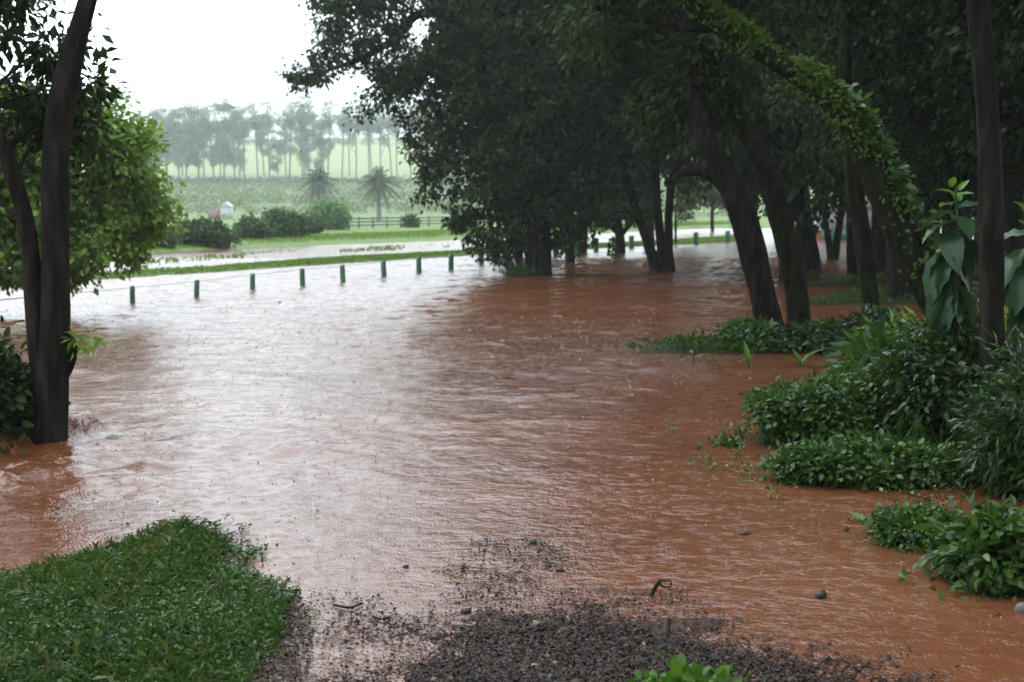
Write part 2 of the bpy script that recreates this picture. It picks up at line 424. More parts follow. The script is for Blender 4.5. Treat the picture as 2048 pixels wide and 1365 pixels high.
def water_mat():
    m, n, l, b = new_mat('muddy_flood_water')
    tc = n.new('ShaderNodeTexCoord')
    mp = n.new('ShaderNodeMapping'); mp.inputs['Scale'].default_value = (.8, 1.0, 1); mp.inputs['Rotation'].default_value = (0, 0, R(-12))
    l.new(tc.outputs['Object'], mp.inputs[0])
    # silt: broad drifts of mud in the water
    tx = n.new('ShaderNodeTexNoise'); tx.inputs['Scale'].default_value = .5; tx.inputs['Detail'].default_value = 5
    l.new(mp.outputs[0], tx.inputs['Vector'])
    r = ramp(n, [(.3, (.088, .029, .011)), (.5, (.106, .036, .015)), (.72, (.135, .052, .024))])
    l.new(tx.outputs['Fac'], r.inputs[0]); l.new(r.outputs[0], b.inputs['Base Color'])
    b.inputs['Roughness'].default_value = .15
    b.inputs['IOR'].default_value = 1.5
    # ripples of the current
    t1 = n.new('ShaderNodeTexNoise'); t1.inputs['Scale'].default_value = 7; t1.inputs['Detail'].default_value = 5; t1.inputs['Roughness'].default_value = .6
    l.new(mp.outputs[0], t1.inputs['Vector'])
    # rings of the rain
    mp2 = n.new('ShaderNodeMapping'); mp2.inputs['Scale'].default_value = (1, 1, 1)
    l.new(tc.outputs['Object'], mp2.inputs[0])
    v = n.new('ShaderNodeTexVoronoi'); v.inputs['Scale'].default_value = 7.0; v.voronoi_dimensions = '2D'
    l.new(mp2.outputs[0], v.inputs['Vector'])
    sn = n.new('ShaderNodeMath'); sn.operation = 'MULTIPLY'; sn.inputs[1].default_value = 42
    l.new(v.outputs['Distance'], sn.inputs[0])
    s2 = n.new('ShaderNodeMath'); s2.operation = 'SINE'; l.new(sn.outputs[0], s2.inputs[0])
    fall = n.new('ShaderNodeMapRange'); fall.inputs[1].default_value = 0; fall.inputs[2].default_value = .42; fall.inputs[3].default_value = 1; fall.inputs[4].default_value = 0
    l.new(v.outputs['Distance'], fall.inputs[0])
    s3 = n.new('ShaderNodeMath'); s3.operation = 'MULTIPLY'; l.new(s2.outputs[0], s3.inputs[0]); l.new(fall.outputs[0], s3.inputs[1])
    b1 = n.new('ShaderNodeBump'); b1.inputs['Strength'].default_value = 1.0; b1.inputs['Distance'].default_value = .028
    pw = n.new('ShaderNodeMath'); pw.operation = 'POWER'; pw.inputs[1].default_value = 3.0
    l.new(t1.outputs['Fac'], pw.inputs[0])
    l.new(pw.outputs[0], b1.inputs['Height'])
    t3 = n.new('ShaderNodeTexNoise'); t3.inputs['Scale'].default_value = 24; t3.inputs['Detail'].default_value = 3
    l.new(mp.outputs[0], t3.inputs['Vector'])
    b3 = n.new('ShaderNodeBump'); b3.inputs['Strength'].default_value = .8; b3.inputs['Distance'].default_value = .0032
    l.new(t3.outputs['Fac'], b3.inputs['Height']); l.new(b1.outputs[0], b3.inputs['Normal'])
    b2 = n.new('ShaderNodeBump'); b2.inputs['Strength'].default_value = .5; b2.inputs['Distance'].default_value = .003
    l.new(s3.outputs[0], b2.inputs['Height']); l.new(b3.outputs[0], b2.inputs['Normal'])
    l.new(b2.outputs[0], b.inputs['Normal'])
    return m
M['water'] = water_mat()

# ------------------------------------------------------------------ ground and water sheets
def sheet(ys, us, apex=12.0):
    Yg, Ug = np.meshgrid(ys, us, indexing='ij')
    Xg = Ug * (Yg + apex)
    ny, nx = Yg.shape
    i = np.arange(ny - 1)[:, None] * nx; j = np.arange(nx - 1)[None, :]
    Fq = np.stack([i + j, i + j + 1, i + nx + j + 1, i + nx + j], -1).reshape(-1, 4)
    return Xg.ravel(), Yg.ravel(), Fq

ys = np.concatenate([np.linspace(-10, 4, 16)[:-1], np.linspace(4, 14, 130)[:-1], np.linspace(14, 55, 150)[:-1], np.linspace(55, 130, 90)[:-1], np.linspace(130, 1700, 120)])
us = np.concatenate([np.linspace(-.75, -.36, 30)[:-1], np.linspace(-.36, .36, 240)[:-1], np.linspace(.36, .75, 30)])
gx, gy, gf = sheet(ys, us)
gd, gk = land_depth(gx, gy)
gz = level(gx, gy) + gd
near_land = (gd > -.02) & (gy < 30)
gz = gz + np.where(gy < 30, .03 * (fbm(gx * 3, gy * 3, 4, 21) - .5), .05 * (fbm(gx, gy, 3, 22) - .5)) * np.where(gd > -.02, 1, .2)
gme = mesh_np('ground', np.stack([gx, gy, gz], 1), gf, M['ground'], True)
soil = np.tile(np.array([.075, .035, .022]), (len(gx), 1))                      # red-brown mud
def paint(mask, c):
    w = np.clip(mask, 0, 1)[:, None]
    soil[:] = soil * (1 - w) + np.array(c) * w
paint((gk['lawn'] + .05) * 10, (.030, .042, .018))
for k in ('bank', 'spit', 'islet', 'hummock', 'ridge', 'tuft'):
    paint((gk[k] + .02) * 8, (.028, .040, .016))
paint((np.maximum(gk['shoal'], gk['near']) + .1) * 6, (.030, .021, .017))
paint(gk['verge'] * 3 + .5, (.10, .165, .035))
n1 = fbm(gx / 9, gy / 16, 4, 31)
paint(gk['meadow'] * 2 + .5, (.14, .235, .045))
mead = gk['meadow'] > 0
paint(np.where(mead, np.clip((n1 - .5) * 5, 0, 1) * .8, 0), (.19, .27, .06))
qy = np.where(gy < 130, gy, 130 + (gy - 130) / 2.8); qx = gx * qy / np.maximum(gy, 1)
cropz = np.clip((qy - 188) / 10, 0, 1) * np.clip((276 - qy) / 6, 0, 1) * np.clip((24 + (qy - 190) * .16 - qx) / 6, 0, 1)
paint(cropz * .85, (.13, .19, .06))
paint(np.clip((qy - 281) / 5, 0, 1), (.27, .32, .10))
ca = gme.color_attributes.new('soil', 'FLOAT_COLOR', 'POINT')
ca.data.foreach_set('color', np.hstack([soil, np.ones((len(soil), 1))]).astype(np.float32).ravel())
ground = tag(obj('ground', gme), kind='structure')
# the ground goes on behind the photographer
bx_, by_ = np.meshgrid(np.linspace(-45, 45, 40), np.linspace(-48, -9.9, 20), indexing='ij')
bi = np.arange(39)[:, None] * 20; bj = np.arange(19)[None, :]
bme = mesh_np('ground_behind', np.stack([bx_.ravel(), by_.ravel(), .265 + .05 * (fbm(bx_.ravel(), by_.ravel(), 3, 23) - .5)], 1), np.stack([bi + bj, bi + 20 + bj, bi + 21 + bj, bi + bj + 1], -1).reshape(-1, 4), M['ground'], True)
ba = bme.color_attributes.new('soil', 'FLOAT_COLOR', 'POINT')
ba.data.foreach_set('color', np.tile(np.array([.030, .036, .017, 1], np.float32), len(bme.vertices)))
tag(obj('ground', bme), kind='structure')

ys = np.concatenate([np.linspace(3, 5, 10)[:-1], np.linspace(5, 14, 220)[:-1], np.linspace(14, 30, 150)[:-1], np.linspace(30, 60, 180)[:-1], np.linspace(60, 150, 60)])
us = np.concatenate([np.linspace(-.75, -.34, 25)[:-1], np.linspace(-.34, .34, 330)[:-1], np.linspace(.34, .75, 25)])
wx, wy, wf = sheet(ys, us)
wz = level(wx, wy)
LT = on(100, 893)                      # foot of the forked tree on the left
def waves(x, y):
    a = R(-14)
    s = x * math.cos(a) + y * math.sin(a); t = -x * math.sin(a) + y * math.cos(a)
    amp = np.interp(y, [5, 12, 30, 60, 150], [1.0, 1.1, 1.9, 2.4, 2.4])
    h = .040 * (fbm(s * .7, t * 1.0, 2, 41) - .5) + .030 * (fbm(s * 2.2, t * 2.8, 2, 43) - .5) + .015 * (fbm(s * 6, t * 7.5, 2, 47) - .5)
    h = h * amp
    def ridge(p, q, hgt, wid, chop=.6):
        ax, ay = p.x, p.y; ex, ey = q.x - ax, q.y - ay
        L2 = ex * ex + ey * ey
        tt = np.clip(((x - ax) * ex + (y - ay) * ey) / L2, 0, 1)
        d = np.hypot(x - ax - tt * ex, y - ay - tt * ey)
        return hgt * np.exp(-(d / wid) ** 2) * (1 - chop + 2 * chop * fbm(x * 2.2, y * 2.2, 3, 53))
    h = h + ridge(on(1120, 577), on(1500, 573), .055, .5) + ridge(on(820, 672), on(1010, 655), .06, .45) + ridge(on(150, 640), on(420, 632), .07, .8)
    h = h + ridge(on(560, 700), on(960, 690), .05, .5) + ridge(on(1040, 640), on(1330, 618), .05, .6)
    # the current piles up round the forked tree
    h = h + ridge(on(-40, 905), on(75, 885), .12, .22, .5) + ridge(on(118, 884), on(172, 866), .17, .15, .4)
    rr = np.hypot((x - LT.x) * .8, y - LT.y + .9)
    h = h + np.exp(-(rr / 1.7) ** 2) * .15 * (fbm(x * 3.6, y * 3.6, 3, 57) - .4)
    return h
hh = waves(wx, wy)
wd, wk = land_depth(wx, wy)
calm = np.clip(-wd / .12, .12, 1)
wz = wz + hh * calm
wme = mesh_np('flood_water', np.stack([wx, wy, wz], 1), wf, M['water'], True)
water = tag(obj('flood_water', wme), kind='structure')
def wsurf(x, y):
    x = np.atleast_1d(np.asarray(x, float)); y = np.atleast_1d(np.asarray(y, float))
    return level(x, y) + waves(x, y) * np.clip(-land_depth(x, y)[0] / .12, .12, 1)

# ------------------------------------------------------------------ trees
def px_path(pts, Y):
    """[(px, py[, dY])] -> points at distance Y"""
    return [at(p[0], p[1], Y + (p[2] if len(p) > 2 else 0)) for p in pts]
def px_ell(lst, Y):
    """[(px, py, rx, ry[, dY[, depth m]])] -> ellipsoids"""
    s = mpp(Y); out = []
    for e in lst:
        dY = e[4] if len(e) > 4 else 0
        dep = e[5] if len(e) > 5 else e[2] * s
        out.append((at(e[0], e[1], Y + dY), (e[2] * s, dep, e[3] * s)))
    return out
def local(V, o):
    while o.parent is not None: o = o.parent
    return np.asarray(V) - np.array(list(o.location))
JOINED = ('twigs', 'limbs', 'stems', 'hanging_runners', 'climbing_vine', 'creeper')
def mark(o, name):
    if name in JOINED: o['kind'] = 'stuff'
    return o
def part_tube(name, t, mat, *tubes):
    V, Fq = join(tubes)
    return mark(obj(name, mesh_np(name, local(V, t), Fq, mat, True), t), name)
def part_leaf(name, t, mat, *geos):
    V, Fq = join(geos)
    return mark(obj(name, mesh_np(name, local(V, t), Fq, mat), t), name)
def twig_set(frm, to, r0, sides=5, sag=.1):
    """thin branches from the nearest points of a path to clump centres"""
    P = np.array([list(p) for p in frm]); out = []
    for k, c in enumerate(to):
        i = int(np.argmin(np.linalg.norm(P - c, axis=1) + np.abs(P[:, 2] - c[2] + .4) * .3))
        a = P[i]; mid = (a + c) / 2 + np.array([0, 0, sag]) + rng.normal(size=3) * .08
        out.append(tube([a, mid, c], [r0, r0 * .6, r0 * .2], sides, .25, .1, k))
    return out

# --- forked tree in the flood on the left
t = thing('forked_tree', (LT.x, LT.y, LT.z - .1), 'dark forked tree standing in churning flood water at the left', 'tree')
Y0 = LT.y
s = mpp(Y0)
right = [(96, 925), (97, 900), (102, 830), (106, 770), (110, 700), (112, 620), (112, 520), (110, 400), (112, 300), (122, 210), (140, 130), (158, 60), (176, 0), (195, -90), (205, -220), (190, -420)]
left = [(95, 900), (92, 840), (88, 770), (78, 700), (69, 620), (62, 520), (52, 440), (30, 360), (10, 300), (-30, 220), (-80, 100), (-120, -80), (-140, -260)]
knot = [(112, 790), (126, 740), (136, 705), (132, 675), (120, 640)]
trk = part_tube('trunk', t, M['bark'], tube(px_path(right, Y0), [46 * s, 40 * s, 33 * s, 32 * s, 31 * s, 29 * s, 28 * s, 27 * s, 26 * s, 27 * s, 25 * s, 21 * s, 18 * s, 16 * s, 13 * s, 6 * s], 14, .05, .12, 4))
part_tube('limb', t, M['bark'], tube(px_path(left, Y0 + .04), [24 * s, 25 * s, 25 * s, 24 * s, 20 * s, 18 * s, 17 * s, 17 * s, 15 * s, 13 * s, 11 * s, 9 * s, 4 * s], 12, .05, .12, 5))
part_tube('burr', trk, M['bark'], tube(px_path(knot, Y0 - .02), [6 * s, 19 * s, 21 * s, 18 * s, 5 * s], 12, .03, .15, 8))
els = px_ell([(20, 40, 60, 70, .5), (120, 100, 50, 60, .6), (80, 190, 60, 50, .7), (170, 190, 50, 60, .6), (30, 230, 60, 60, .7), (120, 265, 60, 40, .6),
              (190, 270, 35, 40, .5), (-90, 120, 110, 140, .5), (-120, -150, 200, 130, .3), (120, -330, 170, 110, .4), (-150, -380, 240, 140, .2)], Y0)
c, o = clusters_in(els, 150, .2)
part_leaf('crown', t, M['leaf_forest'], foliage(c, o, 42, .16, .10, .7, wr=.24))
P = px_path(right + left, Y0)
part_tube('twigs', t, M['bark'], *twig_set(P, c[::2], .016, 5))
c, o = clusters_in(px_ell([(158, 680, 26, 14, -.1, .1)], Y0), 5, .1)
part_leaf('sprig', t, M['leaf_fresh'], foliage(c, o, 9, .07, .085, .5, wr=.22))

# --- sunlit broad tree behind it
Y1 = 28.0
b = at(70, 350 + (EYE - float(level(-9, Y1))) / Y1 * F_PX, Y1)
t = thing('broad_tree', (b.x, b.y, b.z - .2), 'bright green broad leafy tree behind the forked trunk, left of the posts', 'tree')
stem = px_path([(70, 660), (74, 560), (85, 470), (100, 380), (110, 280)], Y1)
part_tube('trunk', t, M['bark'], tube(stem, [.20, .17, .15, .11, .05], 10, .15, .12, 9))
els = px_ell([(150, 330, 120, 110), (235, 330, 80, 90), (250, 420, 78, 66), (190, 480, 105, 60), (60, 430, 130, 110), (150, 240, 70, 70), (30, 270, 110, 90), (255, 275, 40, 40), (-90, 380, 140, 170), (10, 520, 80, 70), (110, 520, 80, 40), (285, 400, 45, 50), (210, 220, 25, 60)], Y1)
c, o = clusters_in(els, 520, .35)
part_leaf('crown', t, M['leaf_fresh'], foliage(c, o, 62, .27, .15, .45, wr=.30))
part_tube('limbs', t, M['bark'], *twig_set(stem[1:], c[::9], .03, 5))

# --- ivy-clad tree in the middle
Y2 = on(1075, 549).y
b = on(1075, 549)
t = thing('ivy_tree', (b.x, b.y, b.z - .2), 'large tree thickly clad in dark ivy, standing in the flood beyond the middle', 'tree')
s = mpp(Y2)
stem = px_path([(1078, 565), (1077, 530), (1078, 480), (1070, 400), (1055, 290), (1035, 170), (1010, 60), (990, -60), (1000, -180)], Y2)
part_tube('trunk', t, M['bark'], tube(stem, [.5, .42, .38, .38, .36, .33, .28, .2, .1], 14, .12, .14, 12))
bough = px_path([(1020, 130), (950, 70), (880, 20), (830, 30), (790, 80), (720, 120), (660, 140), (600, 160)], Y2)
part_tube('limb', t, M['bark'], tube(bough, [.22, .2, .18, .15, .12, .09, .06, .02], 9, .15, .14, 14))
b2 = px_path([(870, 10), (850, -60), (780, -110), (700, -130)], Y2)
part_tube('limb', t, M['bark'], tube(b2, [.15, .13, .09, .04], 8, .2, .14, 15))
els = px_ell([(1076, 440, 85, 70), (1040, 360, 120, 110), (1000, 260, 140, 120), (1050, 190, 170, 140), (1010, 60, 160, 130), (1130, 60, 150, 130), (1120, 300, 110, 130), (1150, 400, 50, 70),
              (900, 200, 70, 110), (880, 110, 70, 90), (940, 360, 60, 70), (1040, 480, 50, 45), (1140, 470, 30, 40), (1050, -100, 260, 120), (1250, 30, 150, 120), (1200, 200, 90, 120)], Y2)
c, o = clusters_in(els, 900, .45)
part_leaf('crown', t, M['leaf_ivy'], foliage(c, o, 62, .36, .17, .8, wr=.32))
els = px_ell([(720, 60, 95, 60, 0, 1.4), (655, 120, 55, 45, 0, 1.), (600, 160, 32, 24, 0, .6), (800, 130, 60, 60, 0, 1.2), (780, 190, 50, 26, 0, .8), (730, 225, 26, 12, 0, .5), (700, -20, 90, 50, 0, 1.4), (820, -20, 90, 50, 0, 1.4), (840, 250, 40, 40, 0, .8), (860, 320, 40, 40, 0, .8), (850, 380, 22, 32, 0, .4), (930, 430, 26, 30, 0, .4), (965, 470, 30, 34, 0, .5), (1010, 500, 25, 30, 0, .4)], Y2)
c, o = clusters_in(els, 330, .1)
part_leaf('crown', t, M['leaf_ivy'], foliage(c, o, 40, .30, .16, .8, wr=.30))
part_tube('twigs', t, M['bark'], *twig_set(list(bough) + list(b2) + list(stem[3:]), c[::3], .025, 5))
# hanging runners of ivy
runs = []
for k, (hx, hy, hl) in enumerate([(848, 330, 75), (870, 350, 60), (905, 400, 60), (935, 420, 80), (958, 450, 70), (985, 470, 55), (1012, 490, 40), (1138, 440, 85), (1150, 450, 60), (1226, 470, 45), (1185, 440, 50), (1120, 470, 40)]):
    n = 30
    ty = hy + hl * rng.uniform(0, 1, n); tx = hx + rng.normal(size=n) * 5
    C = np.array([list(at(a, bb, Y2 - .6)) for a, bb in zip(tx, ty)])
    runs.append(leaf_geo(C, rng.normal(size=(n, 3)) * .4 + np.array([0, 0, -1]), rng.normal(size=(n, 3)) + np.array([0, -1, .3]), rng.uniform(.12, .22, n), .06))
part_leaf('hanging_runners', t, M['leaf_ivy'], *runs)

# --- stemmed trees beyond the middle
def stem_tree(name, label, base, stems, Y, crown, ncl, per, leaf, mat='leaf_forest', bark='bark', spread=.3, cat='tree', extra=None):
    t = thing(name, (base.x, base.y, base.z - .15), label, cat)
    s = mpp(Y); allp = []
    for k, st in enumerate(stems):
        p = [at(q[0], q[1], Y) for q in st]; allp += p
        part_tube('trunk', t, M[bark], tube(p, [q[2] * s for q in st], 9, max(.08, Y * .004), .13, k + int(Y)))
    if crown:
        c, o = clusters_in(px_ell(crown, Y), ncl, .35)
        part_leaf('crown', t, M[mat], foliage(c, o, per, spread, leaf, .7, wr=.30))
        part_tube('limbs', t, M[bark], *twig_set(allp, c[::max(1, ncl // 40)], .02, 5))
    return t
b = on(1325, 543)
stem_tree('three_stemmed_tree', 'tree with three dark stems spreading from one foot in the flood', b,
    [[(1318, 560, 17), (1311, 530, 13), (1292, 480, 9), (1272, 420, 8.5), (1255, 370, 8), (1230, 250, 7)], [(1328, 560, 15), (1324, 500, 10), (1316, 430, 8.5), (1310, 330, 8), (1312, 180, 7), (1320, 60, 5)], [(1341, 560, 13), (1338, 500, 8.5), (1337, 430, 8), (1343, 360, 9), (1358, 330, 8.5), (1390, 250, 7), (1400, 100, 6)]],
    b.y, [(1250, 300, 90, 90), (1300, 190, 140, 110), (1380, 260, 80, 70), (1330, 60, 200, 110), (1220, 400, 50, 50), (1300, -90, 240, 110), (1450, 150, 120, 120)], 430, 55, .17)
b = on(1140, 527)
stem_tree('slim_tree', 'slim pale-footed tree just right of the ivy-clad trunk', b, [[(1140, 540, 11), (1140, 500, 10), (1138, 440, 9), (1145, 330, 8), (1160, 200, 6)]], b.y, [(1150, 300, 60, 110), (1170, 150, 90, 110)], 90, 50, .16)
b = on(1040, 531)
stem_tree('slim_tree', 'short slim stem half hidden left of the ivy-clad trunk', b, [[(1040, 545, 9), (1038, 500, 8), (1030, 420, 7), (1020, 330, 5)]], b.y, [(1020, 380, 40, 60)], 30, 45, .15)
b = on(1240, 508)
stem_tree('round_tree', 'small round tree with spreading low boughs between the slim and three-stemmed trees', b,
    [[(1240, 520, 12), (1240, 480, 10), (1238, 460, 9), (1232, 400, 7)], [(1239, 470, 6), (1215, 445, 5), (1195, 420, 4)], [(1241, 472, 6), (1262, 445, 5), (1290, 425, 4)]],
    b.y, [(1235, 390, 70, 50), (1200, 420, 40, 30), (1280, 410, 40, 36), (1240, 330, 70, 60)], 190, 46, .19, 'leaf_hedge')
b = on(1430, 462)
stem_tree('round_tree', 'pale hazy tree in the far meadow seen under the arching trunk', b, [[(1425, 470, 4), (1424, 430, 3.5), (1425, 400, 3)]], b.y * .97, [(1430, 365, 60, 45), (1380, 385, 26, 26), (1470, 395, 26, 28)], 150, 40, .30, 'leaf_hedge', spread=.7)
b = on(1352, 489)
stem_tree('sapling', 'thin sapling beside the three-stemmed tree', b, [[(1352, 498, 3), (1351, 460, 2.5), (1352, 410, 2)]], b.y, [(1365, 400, 26, 50)], 26, 40, .16, 'leaf_hedge')

# --- leaning trunks of the grove on the right
def grove_tree(name, label, base, path, Y, bark='bark', crown=None, ncl=60, per=45, leaf=.13, mat='leaf_forest', sides=14, rough=.13, forks=()):
    t = thing(name, (base.x, base.y, base.z - .15), label, 'tree')
    s = mpp(Y)
    p = [at(q[0], q[1], Y + (q[3] if len(q) > 3 else 0)) for q in path]
    part_tube('trunk', t, M[bark], tube(p, [q[2] * s for q in path], sides, .07, rough, int(path[0][0]) % 97))
    for f in forks:
        part_tube('limb', t, M[bark], tube([at(q[0], q[1], Y + (q[3] if len(q) > 3 else 0)) for q in f], [q[2] * s for q in f], 9, .1, rough, int(f[0][1]) % 89))
    if crown:
        c, o = clusters_in(px_ell(crown, Y), ncl, .3)
        part_leaf('crown', t, M[mat], foliage(c, o, per, .28, leaf, .6, wr=.26, var=.5))
        part_tube('twigs', t, M[bark], *twig_set(p[2:], c[::4], .016, 5))
    return t, p
b = on(1552, 692)
grove_tree('arching_tree', 'dark leaning trunk arching to the left, foremost of the pair on the grassy islet', b,
    [(1558, 715, 33), (1547, 680, 27), (1529, 610, 25), (1514, 540, 26), (1500, 480, 27), (1478, 410, 26), (1448, 345, 24), (1412, 280, 21), (1384, 190, 17, .3), (1370, 60, 13, .6), (1360, -80, 8, .9)], b.y, 'bark',
    [(1330, 180, 130, 100, 1.2), (1240, 60, 140, 90, 1.5), (1420, 120, 120, 110, .6), (1330, -100, 260, 120, 1)], 170, 60, .11,
    forks=[[(1462, 385, 17), (1432, 352, 14), (1392, 340, 10, .1), (1358, 346, 7, .2), (1338, 366, 3, .3)]])
b = on(1592, 690)
grove_tree('leaning_tree', 'straight brownish leaning trunk close behind the arching one', b,
    [(1606, 715, 30), (1600, 670, 25), (1592, 590, 23), (1581, 520, 23), (1564, 450, 23), (1541, 370, 22), (1508, 290, 20), (1462, 210, 20, .2), (1420, 120, 17, .4), (1385, 20, 13, .7), (1360, -120, 9, 1)], b.y + .5, 'bark_moss',
    [(1500, 60, 150, 100, 1.5), (1380, -80, 240, 120, 1.5), (1600, -60, 200, 120, 2)], 130, 45, .13)
b = on(1752, 655)
tr, _ = grove_tree('slender_mossy_tree', 'slender trunk with leafy foot between the leaning pair and the vine-covered trunk', b,
    [(1758, 690, 24), (1748, 640, 18), (1738, 580, 17), (1730, 520, 17), (1722, 460, 18), (1712, 400, 17), (1700, 300, 15), (1690, 180, 13, .3), (1690, 40, 11, .6), (1700, -120, 8, 1)], b.y, 'bark_moss',
    [(1700, 60, 130, 90, 1.5), (1720, -80, 220, 110, 1.5)], 90, 45, .13)
# vine-covered leaning trunk
YV = 16.5
VP = [(1962, 770, 38), (1935, 720, 35), (1895, 640, 34), (1850, 560, 34), (1805, 465, 33), (1770, 390, 31), (1738, 320, 28), (1705, 250, 24), (1655, 196, 21), (1590, 150, 19), (1520, 105, 18), (1450, 58, 20), (1385, 5, 18), (1330, -60, 15), (1270, -150, 10)]
b = at(1962, 760, YV)
t, vp = grove_tree('vine_covered_tree', 'big leaning trunk bending over to the left under bright green climbing vines', b, VP, YV, 'bark_moss',
    [(1300, -120, 200, 80), (1180, 40, 70, 50, .6), (1420, -160, 260, 90)], 60, 45, .12,
    forks=[[(1440, 52, 12), (1380, 60, 9), (1310, 40, 7), (1240, 8, 5), (1170, -30, 4)]])
Q, rr = resample(vp, [q[2] * mpp(YV) for q in VP], .05)
n = 7500
w = np.interp(np.arange(len(Q)), [0, len(Q) * .25, len(Q) * .5, len(Q) * .7, len(Q)], [.3, .55, 1.8, 1.5, .8]) * np.clip((fbm(np.arange(len(Q)) * .11, np.zeros(len(Q)), 3, 77) - .28) * 3.2, .12, 1.6); w /= w.sum()
i = rng.choice(len(Q), n, p=w)
T = unit(np.gradient(Q, axis=0))[i]
side = unit(np.cross(T, np.array([0, 1., 0])) * np.array([1, 1, 1]))
side *= np.sign(side[:, 2:3] + 1e-6)
ang = rng.normal(size=n) * .95
nrm = unit(side * np.cos(ang)[:, None] + np.array([0, -1., 0]) * np.sin(ang)[:, None])
C = Q[i] + nrm * (rr[i] * rng.uniform(.85, 1.25, n) + .07 * rng.uniform(0, 1, n) ** 3)[:, None] + rng.normal(size=(n, 3)) * .03
part_leaf('climbing_vine', t, M['leaf_vine'], leaf_geo(C, nrm * .6 + rng.normal(size=(n, 3)) * .7 + np.array([0, 0, -.1]), nrm + rng.normal(size=(n, 3)) * .5 + np.array([0, 0, .5]), rng.uniform(.05, .105, n), rng.uniform(.014, .026, n)))
n = 520
i = rng.integers(0, int(len(Q) * .55), n); T = unit(np.gradient(Q, axis=0))[i]
side = unit(np.cross(T, np.array([0, 1., 0]))); side *= np.sign(side[:, 2:3] + 1e-6)
C = Q[i] + side * rr[i][:, None] * .9 + rng.normal(size=(n, 3)) * .06 + np.array([0, -.1, 0])
part_leaf('creeper', t, M['leaf_weed'], leaf_geo(C, side + rng.normal(size=(n, 3)) * .7 + np.array([0, -.3, -.4]), rng.normal(size=(n, 3)) * .5 + np.array([0, -.3, 1]), rng.uniform(.09, .17, n), rng.uniform(.03, .05, n), shape='oval'))

b = at(1986, 940, 9.6)
grove_tree('upright_tree', 'nearest upright dark trunk on the right bank, rising out of the bush', b,
    [(1988, 975, 31), (1988, 880, 27), (1986, 720, 25), (1984, 600, 24), (1984, 500, 25), (1982, 400, 24), (1979, 300, 22), (1973, 200, 22), (1965, 100, 23), (1956, 0, 21), (1945, -150, 18), (1940, -400, 13)], 9.6, 'bark',
    [(1950, -430, 420, 150, 1), (2250, -350, 400, 170, 1)], 90, 45, .10)
for nm, lb, px, py, path in [
    ('background_tree', 'dark trunk bulging out right behind the leaning pair', 1622, 540, [(1626, 560, 20), (1622, 520, 19), (1612, 460, 18), (1600, 390, 17), (1590, 300, 14), (1580, 150, 10)]),
    ('background_tree', 'thin dark stem beside the bulging background trunk', 1606, 545, [(1606, 560, 6), (1606, 500, 6), (1604, 420, 5), (1600, 300, 4)]),
    ('background_tree', 'pale straight trunk seen behind the slender mossy one', 1712, 545, [(1708, 560, 15), (1707, 520, 14), (1707, 450, 14), (1705, 350, 13), (1700, 200, 10)]),
    ('background_tree', 'stout straight trunk in the shade left of the vine-covered foot', 1770, 550, [(1772, 570, 26), (1770, 530, 23), (1768, 460, 21), (1770, 380, 20), (1775, 250, 16)]),
    ('background_tree', 'broad shaded trunk behind the big-leaved plant', 1845, 530, [(1850, 560, 30), (1848, 500, 27), (1843, 420, 26), (1835, 300, 24), (1830, 120, 18)]),
    ('background_tree', 'shaded trunk at the right edge behind the upright one', 2040, 560, [(2042, 590, 20), (2040, 500, 18), (2030, 380, 17), (2025, 200, 14)])]:
    b = on(px, py)
    stem_tree(nm, lb, b, [path], b.y, [(path[-1][0], path[-1][1] + 60, 110, 90), (path[-1][0] + 40, path[-1][1] - 60, 160, 100)], 110, 42, .19, spread=.4)
b = on(1664, 518)
stem_tree('v_stemmed_tree', 'background tree with two stems in a V before the green and white wall', b, [[(1664, 528, 10), (1659, 490, 7), (1650, 440, 6), (1640, 380, 6), (1630, 280, 6)], [(1668, 528, 10), (1674, 480, 7.5), (1682, 430, 7), (1690, 360, 7), (1700, 280, 6)]], b.y, [(1660, 340, 90, 60), (1660, 240, 130, 80)], 110, 42, .19, spread=.4)

# --- deep wood behind and above: a few crowns, shared by many trees
def wood_proto(k, ncl=420, per=52, spread=.50, size=.23):
    t = obj('woodland_tree', None)
    ells = [(np.array([0, 0, 5.4]), np.array([3.2, 3.0, 2.6]))]
    for _ in range(6):
        a = rng.uniform(0, 6.28); r = rng.uniform(1.6, 2.8)
        ells.append((np.array([r * math.cos(a), r * math.sin(a), rng.uniform(2.9, 7.2)]), rng.uniform(1.1, 1.9, 3)))
    c, o = clusters_in(ells, ncl, .3)
    g = foliage(c, o, per, spread, size, .7, wr=.33)
    obj('crown', leaf_mesh('woodland_crown', M['leaf_forest'], g), t)
    st = [np.array([0, 0, -.3]), np.array([.1, 0, 1.2]), np.array([-.1, .1, 3]), np.array([.1, 0, 5.5])]
    obj('trunk', tube_mesh('woodland_trunk', M['bark'], tube(st, [.26, .2, .17, .08], 9, .25, .14, k)), t)
    mark(obj('limbs', tube_mesh('woodland_limbs', M['bark'], *twig_set(st[1:], c[::14], .05, 5)), t), 'limbs')
    return t
